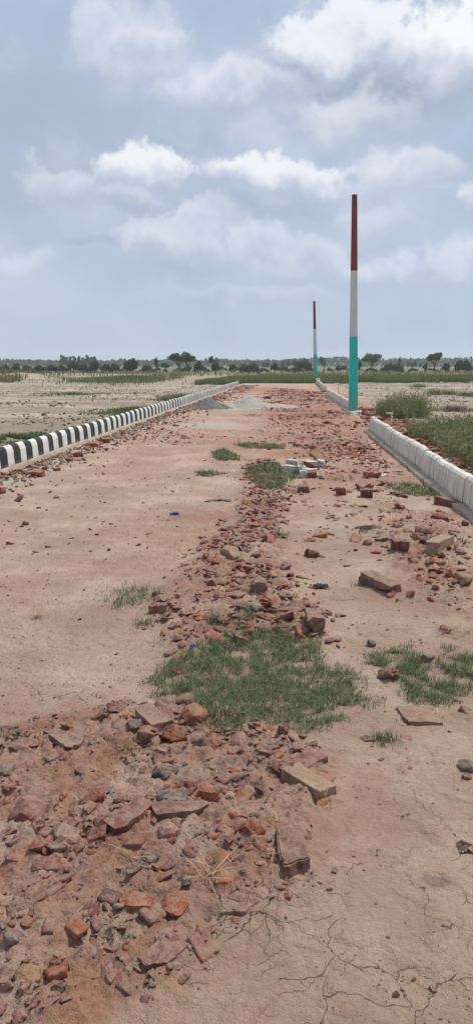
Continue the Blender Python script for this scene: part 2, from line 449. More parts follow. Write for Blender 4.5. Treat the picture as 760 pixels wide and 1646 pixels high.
# ---- colour zones of the soil (real soil kinds): r = brick red dust, g = grey silt, b = vegetation cover
def blob(px, py, rx, ry, a=1.0):
    c = gp(px, py); sx = (gp(px + rx, py) - c).length; sy = (gp(px, py - ry) - gp(px, py + ry)).length / 2
    return a * np.exp(-((gx - c.x) / sx) ** 2 - ((gy - c.y) / sy) ** 2)
n1 = fbm(gx * 1.3, gy * 1.3, 4, 81); n2 = fbm(gx * .35, gy * .25, 4, 91)
red = road * (.29 + .5 * (n1 - .5)) + rub * (.12 + .9 * (fbm(gx * 5, gy * 5, 3, 83) - .38))
red += blob(300, 870, 120, 26, .35) + blob(350, 830, 110, 14, .4) + blob(430, 720, 100, 20, .35) + blob(300, 700, 130, 14, .25)
red += blob(450, 628, 70, 6, .35) + blob(380, 625, 60, 5, .4) + blob(480, 660, 80, 20, .5) + blob(150, 1600, 60, 60, .7) + blob(210, 1370, 50, 30, .6)
red += blob(120, 1440, 70, 60, .3) + blob(350, 1420, 40, 30, .35) + blob(520, 1340, 90, 60, .18) + blob(580, 1230, 120, 30, .15) + blob(200, 1560, 60, 30, .4)
strip = np.exp(-((gx - xr_ if False else gx - kx_right(gy) - .75) / .55) ** 2) * (gy < 40)
red += strip * .75
grey = .25 * (1 - road) + np.clip((n2 - .5) * 1.2, 0, 1) * road * .6
grey += blob(540, 850, 70, 22, .6) + blob(650, 790, 90, 18, .35) + blob(345, 685, 80, 7, .9) + blob(400, 656, 70, 5, .9) + blob(560, 1010, 130, 60, .25)
grey += blob(60, 1060, 200, 90, .12) + blob(30, 770, 100, 16, .4) + blob(500, 650, 30, 4, .4) + blob(560, 667, 40, 5, .5) + blob(690, 830, 60, 40, .35) + blob(600, 1500, 220, 150, .28) + blob(220, 1500, 50, 30, .2)
kl = np.exp(-((gx - kx_left(gy) - .35) / .28) ** 2) * sst(62, 58, gy)
grey += kl * .7
veg = np.zeros(gx.shape)
for (px, py, rx, ry, a) in ((20, 708, 60, 9, .9), (205, 658, 50, 7, .9), (290, 635, 40, 5, .9), (120, 632, 60, 2.5, .6), (200, 609, 75, 5, 1.0), (50, 606, 70, 6, .8), (20, 665, 20, 3, .3),
                            (700, 645, 60, 3, .25), (640, 672, 60, 6, .7)):
    veg = np.maximum(veg, blob(px, py, rx, ry, a))
veg = np.maximum(veg, sst(58.5, 62, gy - .6 * np.sin(gx)) * sst(-6, -2, gx) * sst(96, 88, gy) )
veg = np.maximum(veg, sst(118, 135, gy) * (.6 + .4 * n2))
veg = np.maximum(veg, sst(84, 90, gy) * sst(120, 112, gy) * np.clip((fbm(gx * .06, gy * .1, 3, 95) - .45) * 5, 0, 1) * .7)
veg *= np.where(gy < 58, np.clip((fbm(gx * 2, gy * 2, 3, 97) - .36) * 5, 0, 1), 1)
wet = blob(700, 1420, 28, 14, .9) + blob(415, 1500, 30, 22, .4)
zone = np.clip(np.stack([red, grey, veg], 1), 0, 1)
crk = np.clip(blob(560, 1540, 330, 190, 1.) + blob(680, 1330, 150, 90, .35) + blob(555, 855, 90, 26, .9) + blob(60, 1100, 120, 60, .3) + blob(520, 960, 60, 40, .4), 0, 1)
zone3 = np.stack([crk, crk, crk], 1)
zone2 = np.clip(np.stack([rub, np.maximum(fl, fr) , wet], 1), 0, 1)

NX, NY = len(xs), len(ys)
idx = np.arange(NX * NY).reshape(NY, NX)
Q = np.stack([idx[:-1, :-1], idx[:-1, 1:], idx[1:, 1:], idx[1:, :-1]], -1).reshape(-1, 4)
V = np.stack([gx, gy, gz], 1)
# cells between the kerbs (and before the road's end) are the road, the rest the ground: two sheets sharing one border
xc = (gx[Q[:, 0]] + gx[Q[:, 2]]) / 2; yc = (gy[Q[:, 0]] + gy[Q[:, 2]]) / 2
isroad = (xc > kx_left(yc)) & (xc < kx_right(yc)) & (yc < END_Y)
def sheet(name, mask):
    q = Q[mask]; u, inv = np.unique(q, return_inverse=True)
    return np_mesh(name, V[u], [inv.reshape(-1, 4)], True, layers={'zone': zone[u], 'zone2': zone2[u], 'cracks': zone3[u]})
me_road = sheet('dirt_road', isroad); me_ground = sheet('ground', ~isroad)

# ------------------------------------------------------------------ materials
class NT:
    def __init__(s, name):
        s.m = bpy.data.materials.new(name); s.m.use_nodes = True; s.t = s.m.node_tree
        s.N = s.t.nodes; s.L = s.t.links; s.b = s.N['Principled BSDF']; s.out = s.N['Material Output']
        s.b.inputs['Specular IOR Level'].default_value = .25
    def n(s, typ, **kw):
        nd = s.N.new(typ)
        for k, v in kw.items():
            if k in ('op',): nd.operation = v
            elif k == 'ins':
                for i, val in v.items():
                    if isinstance(val, bpy.types.NodeSocket): s.L.new(val, nd.inputs[i])
                    else: nd.inputs[i].default_value = val
            else: setattr(nd, k, v)
        return nd
    def math(s, op, a, b=None, c=None, clamp=False):
        ins = {0: a}
        if b is not None: ins[1] = b
        if c is not None: ins[2] = c
        return s.n('ShaderNodeMath', op=op, use_clamp=clamp, ins=ins).outputs[0]
    def noise(s, vec, scale, detail=4, rough=.55, dist=0):
        return s.n('ShaderNodeTexNoise', ins={'Vector': vec, 'Scale': scale, 'Detail': detail, 'Roughness': rough, 'Distortion': dist}).outputs['Fac']
    def ramp(s, v, a, b, c=0., d=1.):
        return s.n('ShaderNodeMapRange', interpolation_type='SMOOTHSTEP', ins={0: v, 1: a, 2: b, 3: c, 4: d}).outputs[0]
    def mix(s, f, a, b, mode='MIX'):
        nd = s.N.new('ShaderNodeMix'); nd.data_type = 'RGBA'; nd.blend_type = mode; nd.clamp_factor = True
        for i, val in ((0, f), (6, a), (7, b)):
            if isinstance(val, bpy.types.NodeSocket): s.L.new(val, nd.inputs[i])
            elif i == 0: nd.inputs[i].default_value = val
            else: nd.inputs[i].default_value = (*val, 1) if len(val) == 3 else val
        return nd.outputs[2]
    def col(s, c, rough=.9):
        if isinstance(c, bpy.types.NodeSocket): s.L.new(c, s.b.inputs['Base Color'])
        else: s.b.inputs['Base Color'].default_value = (*c, 1)
        s.b.inputs['Roughness'].default_value = rough
        return s
    def bump(s, h, dist, strength=1.):
        nd = s.n('ShaderNodeBump', ins={'Strength': strength, 'Distance': dist, 'Height': h})
        s.L.new(nd.outputs[0], s.b.inputs['Normal']); return s
    def pos(s): return s.n('ShaderNodeNewGeometry').outputs['Position']
    def obj(s): return s.n('ShaderNodeTexCoord').outputs['Object']
    def attr(s, name): 
        a = s.n('ShaderNodeAttribute', attribute_name=name)
        return a

def make_soil():
    m = NT('soil'); P = m.pos()
    z1 = m.n('ShaderNodeSeparateColor', ins={0: m.attr('zone').outputs['Color']}); z2 = m.n('ShaderNodeSeparateColor', ins={0: m.attr('zone2').outputs['Color']})
    red, grey, veg = z1.outputs; rub, fld, wet = z2.outputs
    nA = m.noise(P, 1.6, 6, .6); nB = m.noise(P, 9, 6, .65); nC = m.noise(P, 55, 5, .7); nD = m.noise(P, 240, 3, .7)
    base = m.mix(m.ramp(nA, .35, .65), (.375, .26, .185), (.47, .352, .262))
    redv = m.math('ADD', red, m.math('MULTIPLY', m.math('SUBTRACT', nB, .5), 1.1))
    redc = m.mix(m.ramp(nC, .35, .65), (.24, .105, .066), (.39, .20, .132))
    base = m.mix(m.ramp(m.noise(P, .9, 4, .6), .42, .6, 0, .4), base, (.27, .175, .12))
    c = m.mix(m.ramp(redv, .22, .95, 0, .92), base, redc)
    gv = m.math('ADD', grey, m.math('MULTIPLY', m.math('SUBTRACT', nB, .5), .7))
    c = m.mix(m.ramp(gv, .25, 1.0, 0, .85), c, m.mix(nC, (.36, .315, .265), (.44, .395, .335)))
    # orange stains in the rubble
    st = m.math('MULTIPLY', m.ramp(m.noise(P, 7.5, 3, .5), .56, .68), rub)
    c = m.mix(m.math('MULTIPLY', st, .65), c, (.34, .155, .075))
    # fields: silt, paler streaks and darker clod rows
    fs = m.n('ShaderNodeMapping', ins={'Vector': P, 'Scale': (.12, .55, 1)}).outputs[0]
    fn = m.noise(fs, 1.0, 6, .65); fn2 = m.noise(P, 2.6, 6, .75)
    fc = m.mix(m.ramp(fn, .44, .6), (.27, .225, .165), (.44, .38, .30))
    fc = m.mix(m.ramp(fn2, .5, .62, 0, .65), fc, (.20, .165, .12))
    c = m.mix(m.math('MULTIPLY', fld, m.ramp(red, .25, .6, 1, 0)), c, fc)
    gc = m.mix(m.noise(P, 3, 4), (.065, .10, .03), (.16, .165, .065))
    c = m.mix(m.math('MULTIPLY', m.ramp(m.math('ADD', veg, m.math('MULTIPLY', m.math('SUBTRACT', fn2, .5), .8)), .35, .75), .85), c, gc)
    # speckle, pebbly dirt
    c = m.mix(m.ramp(nC, .35, .7, .0, .5), c, m.mix(0.5, c, (.09, .06, .045)))
    c = m.mix(m.math('MULTIPLY', rub, m.ramp(m.noise(P, 24, 5, .7), .5, .66, 0, .75)), c, (.15, .085, .065))
    sp_ = m.ramp(nD, .6, .7, 0, .6); c = m.mix(sp_, c, (.11, .08, .065))
    c = m.mix(m.ramp(nD, .36, .26, 0, .35), c, (.58, .49, .41))
    # scattered dark droppings/specks
    vs = m.n('ShaderNodeTexVoronoi', feature='F1', ins={'Vector': P, 'Scale': 38., 'Randomness': 1.})
    spk = m.math('MULTIPLY', m.ramp(vs.outputs['Distance'], .17, .09), m.ramp(m.noise(P, 3.3, 2), .52, .6))
    c = m.mix(m.math('MULTIPLY', spk, .8), c, (.075, .05, .04))
    c = m.mix(m.math('MULTIPLY', m.ramp(m.math('ADD', wet, m.math('MULTIPLY', nB, 1.6)), 1.15, 1.5), m.math('MULTIPLY', m.ramp(wet, .1, .4), .6)), c, (.16, .12, .09))
    # mud cracks, polygonal, wandering
    wob = m.n('ShaderNodeVectorMath', op='MULTIPLY_ADD', ins={0: m.n('ShaderNodeTexNoise', ins={'Vector': P, 'Scale': 9., 'Detail': 4.}).outputs['Color'], 1: (.14, .14, 0), 2: P}).outputs[0]
    flat = m.n('ShaderNodeVectorMath', op='MULTIPLY', ins={0: wob, 1: (1, 1, 0)}).outputs[0]
    v1 = m.n('ShaderNodeTexVoronoi', feature='DISTANCE_TO_EDGE', ins={'Vector': flat, 'Scale': 6.2}).outputs['Distance']
    v2 = m.n('ShaderNodeTexVoronoi', feature='DISTANCE_TO_EDGE', ins={'Vector': flat, 'Scale': 15.}).outputs['Distance']
    cm = m.math('MULTIPLY', m.attr('cracks').outputs['Fac'], .19)
    notr = m.math('SUBTRACT', 1., m.math('MULTIPLY', rub, .75), clamp=True)
    k1 = m.math('MULTIPLY', m.ramp(v1, .0085, .0015), m.ramp(m.math('ADD', m.noise(P, 3.4, 3), cm), .60, .68))
    k2 = m.math('MULTIPLY', m.ramp(v2, .022, .004), m.ramp(m.math('ADD', m.noise(P, 4.1, 3, .6, .3), cm), .66, .76))
    ck = m.math('MULTIPLY', m.math('MAXIMUM', k1, m.math('MULTIPLY', k2, .42)), notr, clamp=True)
    ck = m.math('MULTIPLY', ck, m.math('SUBTRACT', 1., fld))
    c = m.mix(m.math('MULTIPLY', ck, .6), c, (.10, .073, .058))
    m.col(c, .93)
    h = m.math('ADD', m.math('MULTIPLY', nB, .55), m.math('ADD', m.math('MULTIPLY', nC, .5), m.math('MULTIPLY', nD, .16)))
    h = m.math('SUBTRACT', h, m.math('MULTIPLY', ck, .9))
    h = m.math('ADD', h, m.math('MULTIPLY', m.math('MULTIPLY', fld, fn2), 3.0))
    m.bump(h, .034, 1.)
    return m.m
SOIL = make_soil()

def make_brick(use_obj):
    m = NT('brick_rubble' if use_obj else 'brick_rubble_mass'); P = m.pos(); O = m.obj() if use_obj else P
    if use_obj: base = m.n('ShaderNodeObjectInfo').outputs['Color']
    else: base = m.attr('tint').outputs['Color']
    n1 = m.noise(O, 18 if use_obj else 12, 5, .6); n2 = m.noise(O, 90, 4, .7); n3 = m.noise(P, 30, 5, .65)
    c = m.mix(m.ramp(n1, .3, .7), m.mix(1., base, (.62, .58, .58), 'MULTIPLY'), m.mix(.35, base, (.40, .22, .15)))
    c = m.mix(m.ramp(n2, .55, .75, 0, .5), c, m.mix(1., c, (.4, .36, .36), 'MULTIPLY'))
    c = m.mix(m.ramp(n2, .40, .25, 0, .3), c, (.42, .30, .22))
    nz = m.n('ShaderNodeSeparateXYZ', ins={0: m.n('ShaderNodeNewGeometry').outputs['Normal']}).outputs[2]
    d = m.math('ADD', m.math('MULTIPLY', nz, .22), n3)
    c = m.mix(m.ramp(d, .6, .82, 0, .6), c, (.33, .235, .17))
    m.col(c, .88); m.bump(m.math('ADD', m.math('MULTIPLY', n1, .8), m.math('MULTIPLY', n2, .6)), .022, 1.)
    return m.m
BRICK = make_brick(True); BRICKM = make_brick(False)

def simple(name, a, b=None, scale=8, rough=.8, bump=0, bscale=60, spec=.25):
    m = NT(name); O = m.obj()
    if b is None: b = tuple(v * .8 for v in a)
    m.col(m.mix(m.ramp(m.noise(O, scale, 5, .6), .35, .65), a, b), rough)
    m.b.inputs['Specular IOR Level'].default_value = spec
    if bump: m.bump(m.noise(O, bscale, 5, .65), bump)
    return m.m

def leafmat(name, cols, trans=.3, rough=.6):
    m = NT(name); g = m.n('ShaderNodeNewGeometry'); r = g.outputs['Random Per Island']
    cr = m.N.new('ShaderNodeValToRGB'); m.L.new(r, cr.inputs[0])
    e = cr.color_ramp.elements
    e[0].color = (*cols[0], 1); e[1].color = (*cols[-1], 1)
    for k, c in enumerate(cols[1:-1]):
        q = e.new((k + 1) / (len(cols) - 1)); q.color = (*c, 1)
    c = m.mix(m.ramp(m.noise(m.pos(), 1.2, 3), .35, .65, 0, .35), cr.outputs[0], m.mix(1., cr.outputs[0], (.6, .65, .6), 'MULTIPLY'))
    m.col(c, rough); m.b.inputs['Specular IOR Level'].default_value = .15
    tr = m.n('ShaderNodeBsdfTranslucent'); m.L.new(c, tr.inputs[0])
    mx = m.n('ShaderNodeMixShader', ins={0: trans}); m.L.new(m.b.outputs[0], mx.inputs[1]); m.L.new(tr.outputs[0], mx.inputs[2])
    m.L.new(mx.outputs[0], m.out.inputs[0])
    return m.m

GRASS = leafmat('creeping_grass', [(.07, .12, .045), (.10, .16, .06), (.15, .20, .075), (.09, .14, .06), (.14, .16, .07), (.33, .285, .16)])
PADDY = leafmat('tall_grass', [(.08, .12, .03), (.12, .165, .05), (.17, .20, .075), (.25, .235, .12)])
DRYG = leafmat('dry_grass', [(.16, .14, .07), (.22, .18, .09), (.11, .12, .05), (.26, .21, .12)])
WEED = leafmat('weeds', [(.13, .165, .065), (.18, .21, .085), (.24, .25, .115), (.33, .295, .17)], .45)
LEAF = [leafmat('dark_leaves', [(.035, .06, .022), (.05, .082, .03), (.075, .105, .04)]),
        leafmat('olive_leaves', [(.06, .08, .035), (.09, .105, .05), (.12, .13, .065)]),
        leafmat('pale_leaves', [(.10, .12, .07), (.13, .15, .09), (.17, .18, .11)])]
BARK = simple('bark', (.12, .095, .075), (.07, .055, .045), 6, .9)
STRAW = simple('straw', (.48, .38, .24), (.34, .25, .15), 20, .8)

link('dirt_road', me_road, SOIL)['kind'] = 'structure'
link('ground', me_ground, SOIL)['kind'] = 'structure'

# ------------------------------------------------------------------ brick meshes
def frag_mesh(seed, kd, size=(1, 1, 1), sub=1):
    rr = random.Random(seed); bm = bmesh.new()
    if kd == 'brick':
        bmesh.ops.create_cube(bm, size=1)
        bmesh.ops.subdivide_edges(bm, edges=bm.edges[:], cuts=3, use_grid_fill=True)
        for k in range(rr.choice((1, 2, 2))):
            ax = Vector((rr.uniform(.5, 1) * rr.choice((-1, 1)), rr.uniform(-.7, .7), rr.uniform(-.6, .6))).normalized()
            g = bmesh.ops.bisect_plane(bm, geom=bm.verts[:] + bm.edges[:] + bm.faces[:], plane_co=ax * rr.uniform(.40, .52), plane_no=ax, clear_outer=True)
            ed = [e for e in g['geom_cut'] if isinstance(e, bmesh.types.BMEdge)]
            if ed: bmesh.ops.holes_fill(bm, edges=ed)
    else:
        n = {'rough': 15, 'round': 34, 'slab': 16}[kd]; pts = []
        for k in range(n):
            v = Vector((rr.gauss(0, 1), rr.gauss(0, 1), rr.gauss(0, 1))).normalized()
            if kd != 'round':
                mx = max(abs(v.x), abs(v.y), abs(v.z)); v = v.lerp(v / mx * .8, .75)
                v *= rr.uniform(.72, 1.05)
            else:
                mx = max(abs(v.x), abs(v.y), abs(v.z)); v = v.lerp(v / mx * .85, .45)
            pts.append(bm.verts.new(v * .52))
        bmesh.ops.convex_hull(bm, input=pts)
        bmesh.ops.delete(bm, geom=[v for v in bm.verts if not v.link_faces], context='VERTS')
    for v in bm.verts: v.co = Vector((v.co.x * size[0], v.co.y * size[1], v.co.z * size[2]))
    mn_ = min(size)
    if kd != 'brick':
        bmesh.ops.bevel(bm, geom=bm.edges[:], offset=mn_ * (.10 if kd == 'round' else .05), segments=1, affect='EDGES', clamp_overlap=True)
    else:
        sharp = [e for e in bm.edges if len(e.link_faces) == 2 and e.calc_face_angle(0) > .4]
        bmesh.ops.bevel(bm, geom=sharp, offset=mn_ * .09, segments=2, affect='EDGES', clamp_overlap=True)
    bmesh.ops.triangulate(bm, faces=bm.faces[:])
    if sub:
        bmesh.ops.subdivide_edges(bm, edges=bm.edges[:], cuts=sub)
        amp = mn_ * (.17 if kd == 'rough' else .09 if kd != 'brick' else .10)
        o = Vector((seed * 3.7, seed * 1.3, 0)); fq = 2.2 / max(size)
        for v in bm.verts:
            q = v.co * fq + o
            v.co += Vector(mn.turbulence_vector(q, 4, False)) * amp
            if kd in ('rough', 'brick'):
                cr = mn.noise(q * 2.7 + Vector((9, 9, 9)))
                if cr > .12: v.co *= 1 - (cr - .12) * (.5 if kd == 'rough' else .28)
    me = bm_mesh('fragment_mesh', bm, True)
    try: me.set_sharp_from_angle(angle=R(55))
    except Exception: pass
    return me

for i, q in enumerate(placed):
    me = frag_mesh(i + 1, q['kd'], (q['L'] * 1.04, q['W'] * 1.04, q['T'] * 1.25), 3 if i < len(B) and q['y'] < 3.6 else 2 if q['y'] < 5 else 1)
    z0 = float(zat_b(q['x'], q['y'])[0])
    sink = (-.70 if q['y'] < 3.6 else -.6) + q['lift'] * (1 if q['lift'] > .25 else .8)        # centre height in units of thickness
    tilt = .05 if q['lift'] < .2 else .22 if q['kd'] != 'brick' else .12
    o = link('broken_brick', me, BRICK, None, (q['x'], q['y'], z0 + q['T'] * (sink * .9 + .05)), (random.uniform(-tilt, tilt), random.uniform(-tilt, tilt), q['a']))
    j = random.uniform(.85, 1.15); o.color = (*[min(1, v * j) for v in q['col']], 1)
    tag(o, q['lab'], 'stone' if q['cn'] in ('black', 'slate', 'grey', 'ochre', 'pale') else 'brick', q.get('grp'))
    if q['cn'] in ('black', 'slate', 'grey', 'pale'): o.name = 'cinder_stone'

# ------------------------------------------------------------------ rubble too many to count
proto_f = []
for k in range(14):
    me = frag_mesh(900 + k, ['rough', 'rough', 'slab', 'brick', 'rough', 'slab', 'round'][k % 7], (1, .62, .42), 0)
    me.calc_loop_triangles(); v = np.empty(len(me.vertices) * 3); me.vertices.foreach_get('co', v)
    t = np.empty(len(me.loop_triangles) * 3, np.int32); me.loop_triangles.foreach_get('vertices', t)
    proto_f.append((v.reshape(-1, 3), t.reshape(-1, 3))); bpy.data.meshes.remove(me)

def mass(name, X, Y, S, cols, mat, label, cat, lift=.15, zs=None, flat=1.0):
    Vs, Fs, Cs = [], [], []; off = 0
    Z = zat_b(X, Y) if zs is None else zs
    pick = rng.integers(0, len(proto_f), len(X)); ang = rng.uniform(0, 6.28, len(X)); til = rng.normal(0, .3, (len(X), 2))
    cols = np.asarray(cols); ci = rng.integers(0, len(cols), len(X)); br = rng.uniform(.75, 1.2, len(X))
    for i in range(len(X)):
        v, t = proto_f[pick[i]]
        ca, sa = math.cos(ang[i]), math.sin(ang[i])
        w = v * S[i]; w = w * (1, 1, flat)
        zz = w[:, 2] + w[:, 0] * til[i, 0] + w[:, 1] * til[i, 1]
        Vs.append(np.stack([X[i] + w[:, 0] * ca - w[:, 1] * sa, Y[i] + w[:, 0] * sa + w[:, 1] * ca, Z[i] + lift * S[i] + zz], 1))
        Fs.append(t + off); off += len(v); Cs.append(np.repeat((cols[ci[i]] * br[i])[None], len(v), 0))
    me = np_mesh(name, np.concatenate(Vs), [np.concatenate(Fs)], False, layers={'tint': np.concatenate(Cs)})
    return tag(link(name, me, mat), label, cat, kind='stuff')

def reg_points(reg, n, soft=0):
    pts = [gp(*p) for p in REG[reg]]
    x0, x1 = min(p.x for p in pts), max(p.x for p in pts); y0, y1 = min(p.y for p in pts), max(p.y for p in pts)
    X = rng.uniform(x0 - soft, x1 + soft, n * 12); Y = rng.uniform(y0 - soft, y1 + soft, n * 12)
    fq = {'fore': 6., 'band': 2.4, 'right': 2.}.get(reg, .9); m = poly_mask(X, Y, REG[reg], .05 + soft) * (.06 + 1.1 * sst(.42, .58, fbm(X * fq, Y * fq, 3, 5)))
    k = rng.uniform(0, 1, len(X)) < m
    return X[k][:n], Y[k][:n]
REDS = [C['maroon'], C['red'], C['rose'], C['orange'], C['brown'], C['red'], C['tan']]
X, Y = reg_points('far', 3000, .6); S = rng.lognormal(math.log(.07), .5, len(X)).clip(.025, .22)
mass('brick_rubble', X, Y, S, REDS, BRICKM, 'dense red broken brick rubble spread over the far road between the heaps and the right kerb', 'rubble', lift=.06, flat=.75)
# behind right kerb
n = 1300; Y = rng.uniform(6.5, 26, n); X = kx_right(Y) + .16 + rng.uniform(.03, 1.25, n) ** 1.0
S = rng.lognormal(math.log(.10), .45, n).clip(.04, .24)
mass('brick_rubble', X, Y, S, REDS, BRICKM, 'red brick rubble strip behind the right white kerb beside the weeds', 'rubble')
# along left kerb
n = 1500; Y = 7 + rng.uniform(0, 1, n) ** .8 * 48; X = kx_left(Y) + .12 + np.abs(rng.normal(.42, .42, n))
k = X < kx_left(Y) + 1.7; X, Y = X[k], Y[k]; S = rng.lognormal(math.log(.06), .5, len(X)).clip(.025, .19)
mass('brick_rubble', X, Y, S, [C['red'], C['orange'], C['rose'], C['brown'], C['tan'], C['grey']], BRICKM, 'red broken brick pieces strewn along the foot of the striped kerb', 'rubble')
n = 2600; Y = 7 + rng.uniform(0, 1, n) ** 1.4 * 30; X = kx_left(Y) + .10 + np.abs(rng.normal(.1, .22, n)); S = rng.lognormal(math.log(.045), .4, n).clip(.02, .1)
mass('gravel', X, Y, S, [C['grey'], (.28, .25, .21), (.33, .28, .22), C['brown']], BRICKM, 'grey gravel at the foot of the striped kerb', 'gravel')
# rubble far middle
Xs, Ys = [], []
for (px, py, rx, ry, n) in ((300, 705, 60, 10, 120), (370, 622, 45, 4, 260), (450, 640, 60, 10, 420), (545, 712, 60, 22, 420), (450, 700, 60, 18, 190), (600, 745, 40, 28, 260), (440, 790, 40, 26, 160),
                            (400, 860, 40, 20, 90), (270, 690, 40, 12, 140), (510, 800, 90, 30, 60), (560, 880, 120, 60, 70), (240, 840, 180, 70, 40), (200, 700, 40, 14, 80), (700, 900, 50, 60, 90)):
    c = gp(px, py); sx = abs(gp(px + rx, py).x - c.x); sy = abs(gp(px, py - ry).y - gp(px, py + ry).y) / 2
    Xs.append(rng.normal(c.x, sx * .6, n)); Ys.append(rng.normal(c.y, sy * .6, n))
X = np.concatenate(Xs); Y = np.concatenate(Ys); k = (X > kx_left(Y) + .3) & (X < kx_right(Y) - .2) & (Y < 58); X, Y = X[k], Y[k]
S = rng.lognormal(math.log(.05), .5, len(X)).clip(.018, .15)
mass('brick_rubble', X, Y, S, REDS, BRICKM, 'loose red brick bits strewn across the middle of the dirt road', 'rubble', lift=.03, flat=.7)
# small fragments within the near rubble
X1, Y1 = reg_points('fore', 1500, .02); X2, Y2 = reg_points('band', 1500, .12); X3, Y3 = reg_points('right', 420, .1)
X5, Y5 = reg_points('band', 520, .08)
mass('brick_rubble', X5, Y5, rng.lognormal(math.log(.085), .35, len(X5)).clip(.05, .15), [C['maroon'], C['rose'], C['brown'], C['red'], C['rose'], C['orange'], C['tan'], C['purple']], BRICKM, 'flat worn brick plates packed in the centre strip behind the grass patch', 'rubble', lift=-.02, flat=.62)
X4, Y4 = reg_points('fore', 460, .0)
mass('brick_rubble', X4, Y4, rng.lognormal(math.log(.044), .35, len(X4)).clip(.022, .075), [C['maroon'], C['rose'], C['rose'], C['brown'], C['red'], C['orange'], C['purple'], C['tan']], BRICKM, 'small maroon brick fragments pressed into the foreground mud between larger stones', 'rubble', lift=-.02, flat=.8)
X = np.concatenate([X1, X2, X3]); Y = np.concatenate([Y1, Y2, Y3])
S = np.concatenate([rng.lognormal(math.log(.011), .55, len(X1)).clip(.004, .034), rng.lognormal(math.log(.033), .5, len(X2)).clip(.01, .09), rng.lognormal(math.log(.024), .5, len(X3)).clip(.008, .06)])
mass('brick_chips', X, Y, S, [C['maroon'], C['maroon'], C['brown'], C['rose'], C['red'], C['brown'], C['tan'], C['slate'], C['rose'], C['black'], C['orange']], BRICKM, 'small red brick chips between the larger stones of the near rubble', 'rubble', lift=.05)
# crumbs of earth everywhere near
n = 7000; Y = 1.3 + rng.uniform(0, 1, n) ** 1.5 * 11; X = rng.uniform(-1, 1, n) * (.42 * Y + .3)
k = (fbm(X * 2.5, Y * 2.5, 3, 8) > .42) & (X > kx_left(Y) + .2) & (X < kx_right(Y) - .2); X, Y = X[k], Y[k]
S = (rng.lognormal(math.log(.0042), .55, len(X)) * (1 + Y * .22)).clip(.002, .035)
mass('earth_crumbs', X, Y, S, [C['brown'], (.17, .115, .085), (.3, .22, .165), (.3, .22, .165), C['rose'], (.11, .08, .065)], BRICKM, 'small earth crumbs and pebbles scattered on the dirt road', 'pebbles', lift=.1)
# field clods
n = 10000; Y = 8 + rng.uniform(0, 1, n) ** 1.3 * 50; X = kx_left(Y) - .25 - rng.uniform(0, 1, n) * (Y * .42 + 1)
k = fbm(X * .35, Y * .22, 3, 15) > .47; X, Y = X[k], Y[k]; S = rng.lognormal(math.log(.075), .45, len(X)).clip(.03, .24)
EARTH = [(.30, .25, .19), (.24, .19, .145), (.36, .31, .245), (.19, .15, .115)]
mass('earth_clods', X, Y, S, EARTH, BRICKM, 'earth clods strewn over the bare field left of the striped kerb', 'clods', lift=.05)
n = 4500; Y = 10 + rng.uniform(0, 1, n) * 48; X = kx_right(Y) + 1.6 + rng.uniform(0, 1, n) * (Y * .25 + 1)
k = fbm(X * .35, Y * .35, 3, 16) > .5; X, Y = X[k], Y[k]; S = rng.lognormal(math.log(.08), .4, len(X)).clip(.03, .2)
mass('earth_clods', X, Y, S, EARTH, BRICKM, 'earth clods over the bare field right of the road', 'clods', lift=.05)

# ------------------------------------------------------------------ kerbs
KW, KH = .15, .285
def kerb_profile():
    pts = [(0, 0), (.012, .19)]
    for k in range(7):
        a = math.pi - k / 6 * math.pi
        pts.append((KW / 2 + .008 + math.cos(a) * (KW / 2 - .012), .215 + math.sin(a) * .07))
    pts += [(KW, .19), (KW, 0)]
    return pts
def block_bm(bm, L, dx=0, gap=.014, y0=0, inward=1, dz=0, seed=0, dlat=0):
    """block runs along +y from y0; profile extends to +x * inward away from the road"""
    rr = random.Random(seed); pr = kerb_profile(); ya, yb_ = y0 + gap / 2, y0 + L - gap / 2
    r0 = []; r1 = []
    for (px, pz) in pr:
        jx = rr.uniform(-.002, .002); jz = rr.uniform(-.003, .003)
        r0.append(bm.verts.new(((px + dlat + jx) * inward, ya, pz + (dz + jz if pz > 0 else 0))))
        r1.append(bm.verts.new(((px + dlat + jx) * inward, yb_, pz + (dz + jz if pz > 0 else 0))))
    n = len(pr)
    for i in range(n - 1): bm.faces.new((r0[i], r0[i + 1], r1[i + 1], r1[i]))
    bm.faces.new(r0[::-1]); bm.faces.new(r1); bm.faces.new((r0[0], r1[0], r1[-1], r0[-1]))

def kerbpaint(name, col, dirty, amt):
    m = NT(name); O = m.obj(); P = m.pos()
    str_ = m.n('ShaderNodeMapping', ins={'Vector': P, 'Scale': (1, 1, .12)}).outputs[0]
    n1 = m.noise(str_, 28, 5, .65); n2 = m.noise(P, 70, 4, .7); n3 = m.noise(P, 5, 3)
    z = m.n('ShaderNodeSeparateXYZ', ins={0: m.pos()}).outputs[2]
    c = m.mix(m.ramp(n1, .42, .72, 0, amt), col, dirty)
    c = m.mix(m.ramp(n2, .6, .72, 0, amt * .8), c, dirty)
    low = m.math('ADD', m.ramp(z, .17, .05), m.math('MULTIPLY', m.math('SUBTRACT', n1, .5), 1.2))
    c = m.mix(m.ramp(low, .35, 1.2, 0, .55 * amt + .12), c, (.33, .265, .20))
    m.col(c, .6); m.bump(m.math('ADD', n2, m.math('MULTIPLY', n3, .5)), .004, .6)
    return m.m
KWHITE = kerbpaint('white_kerb_paint', (.62, .62, .58), (.36, .32, .26), .6)
KBLACK = kerbpaint('black_kerb_paint', (.017, .018, .023), (.10, .09, .08), .3)
KOLD = kerbpaint('weathered_white_kerb', (.68, .65, .57), (.31, .26, .19), .9)
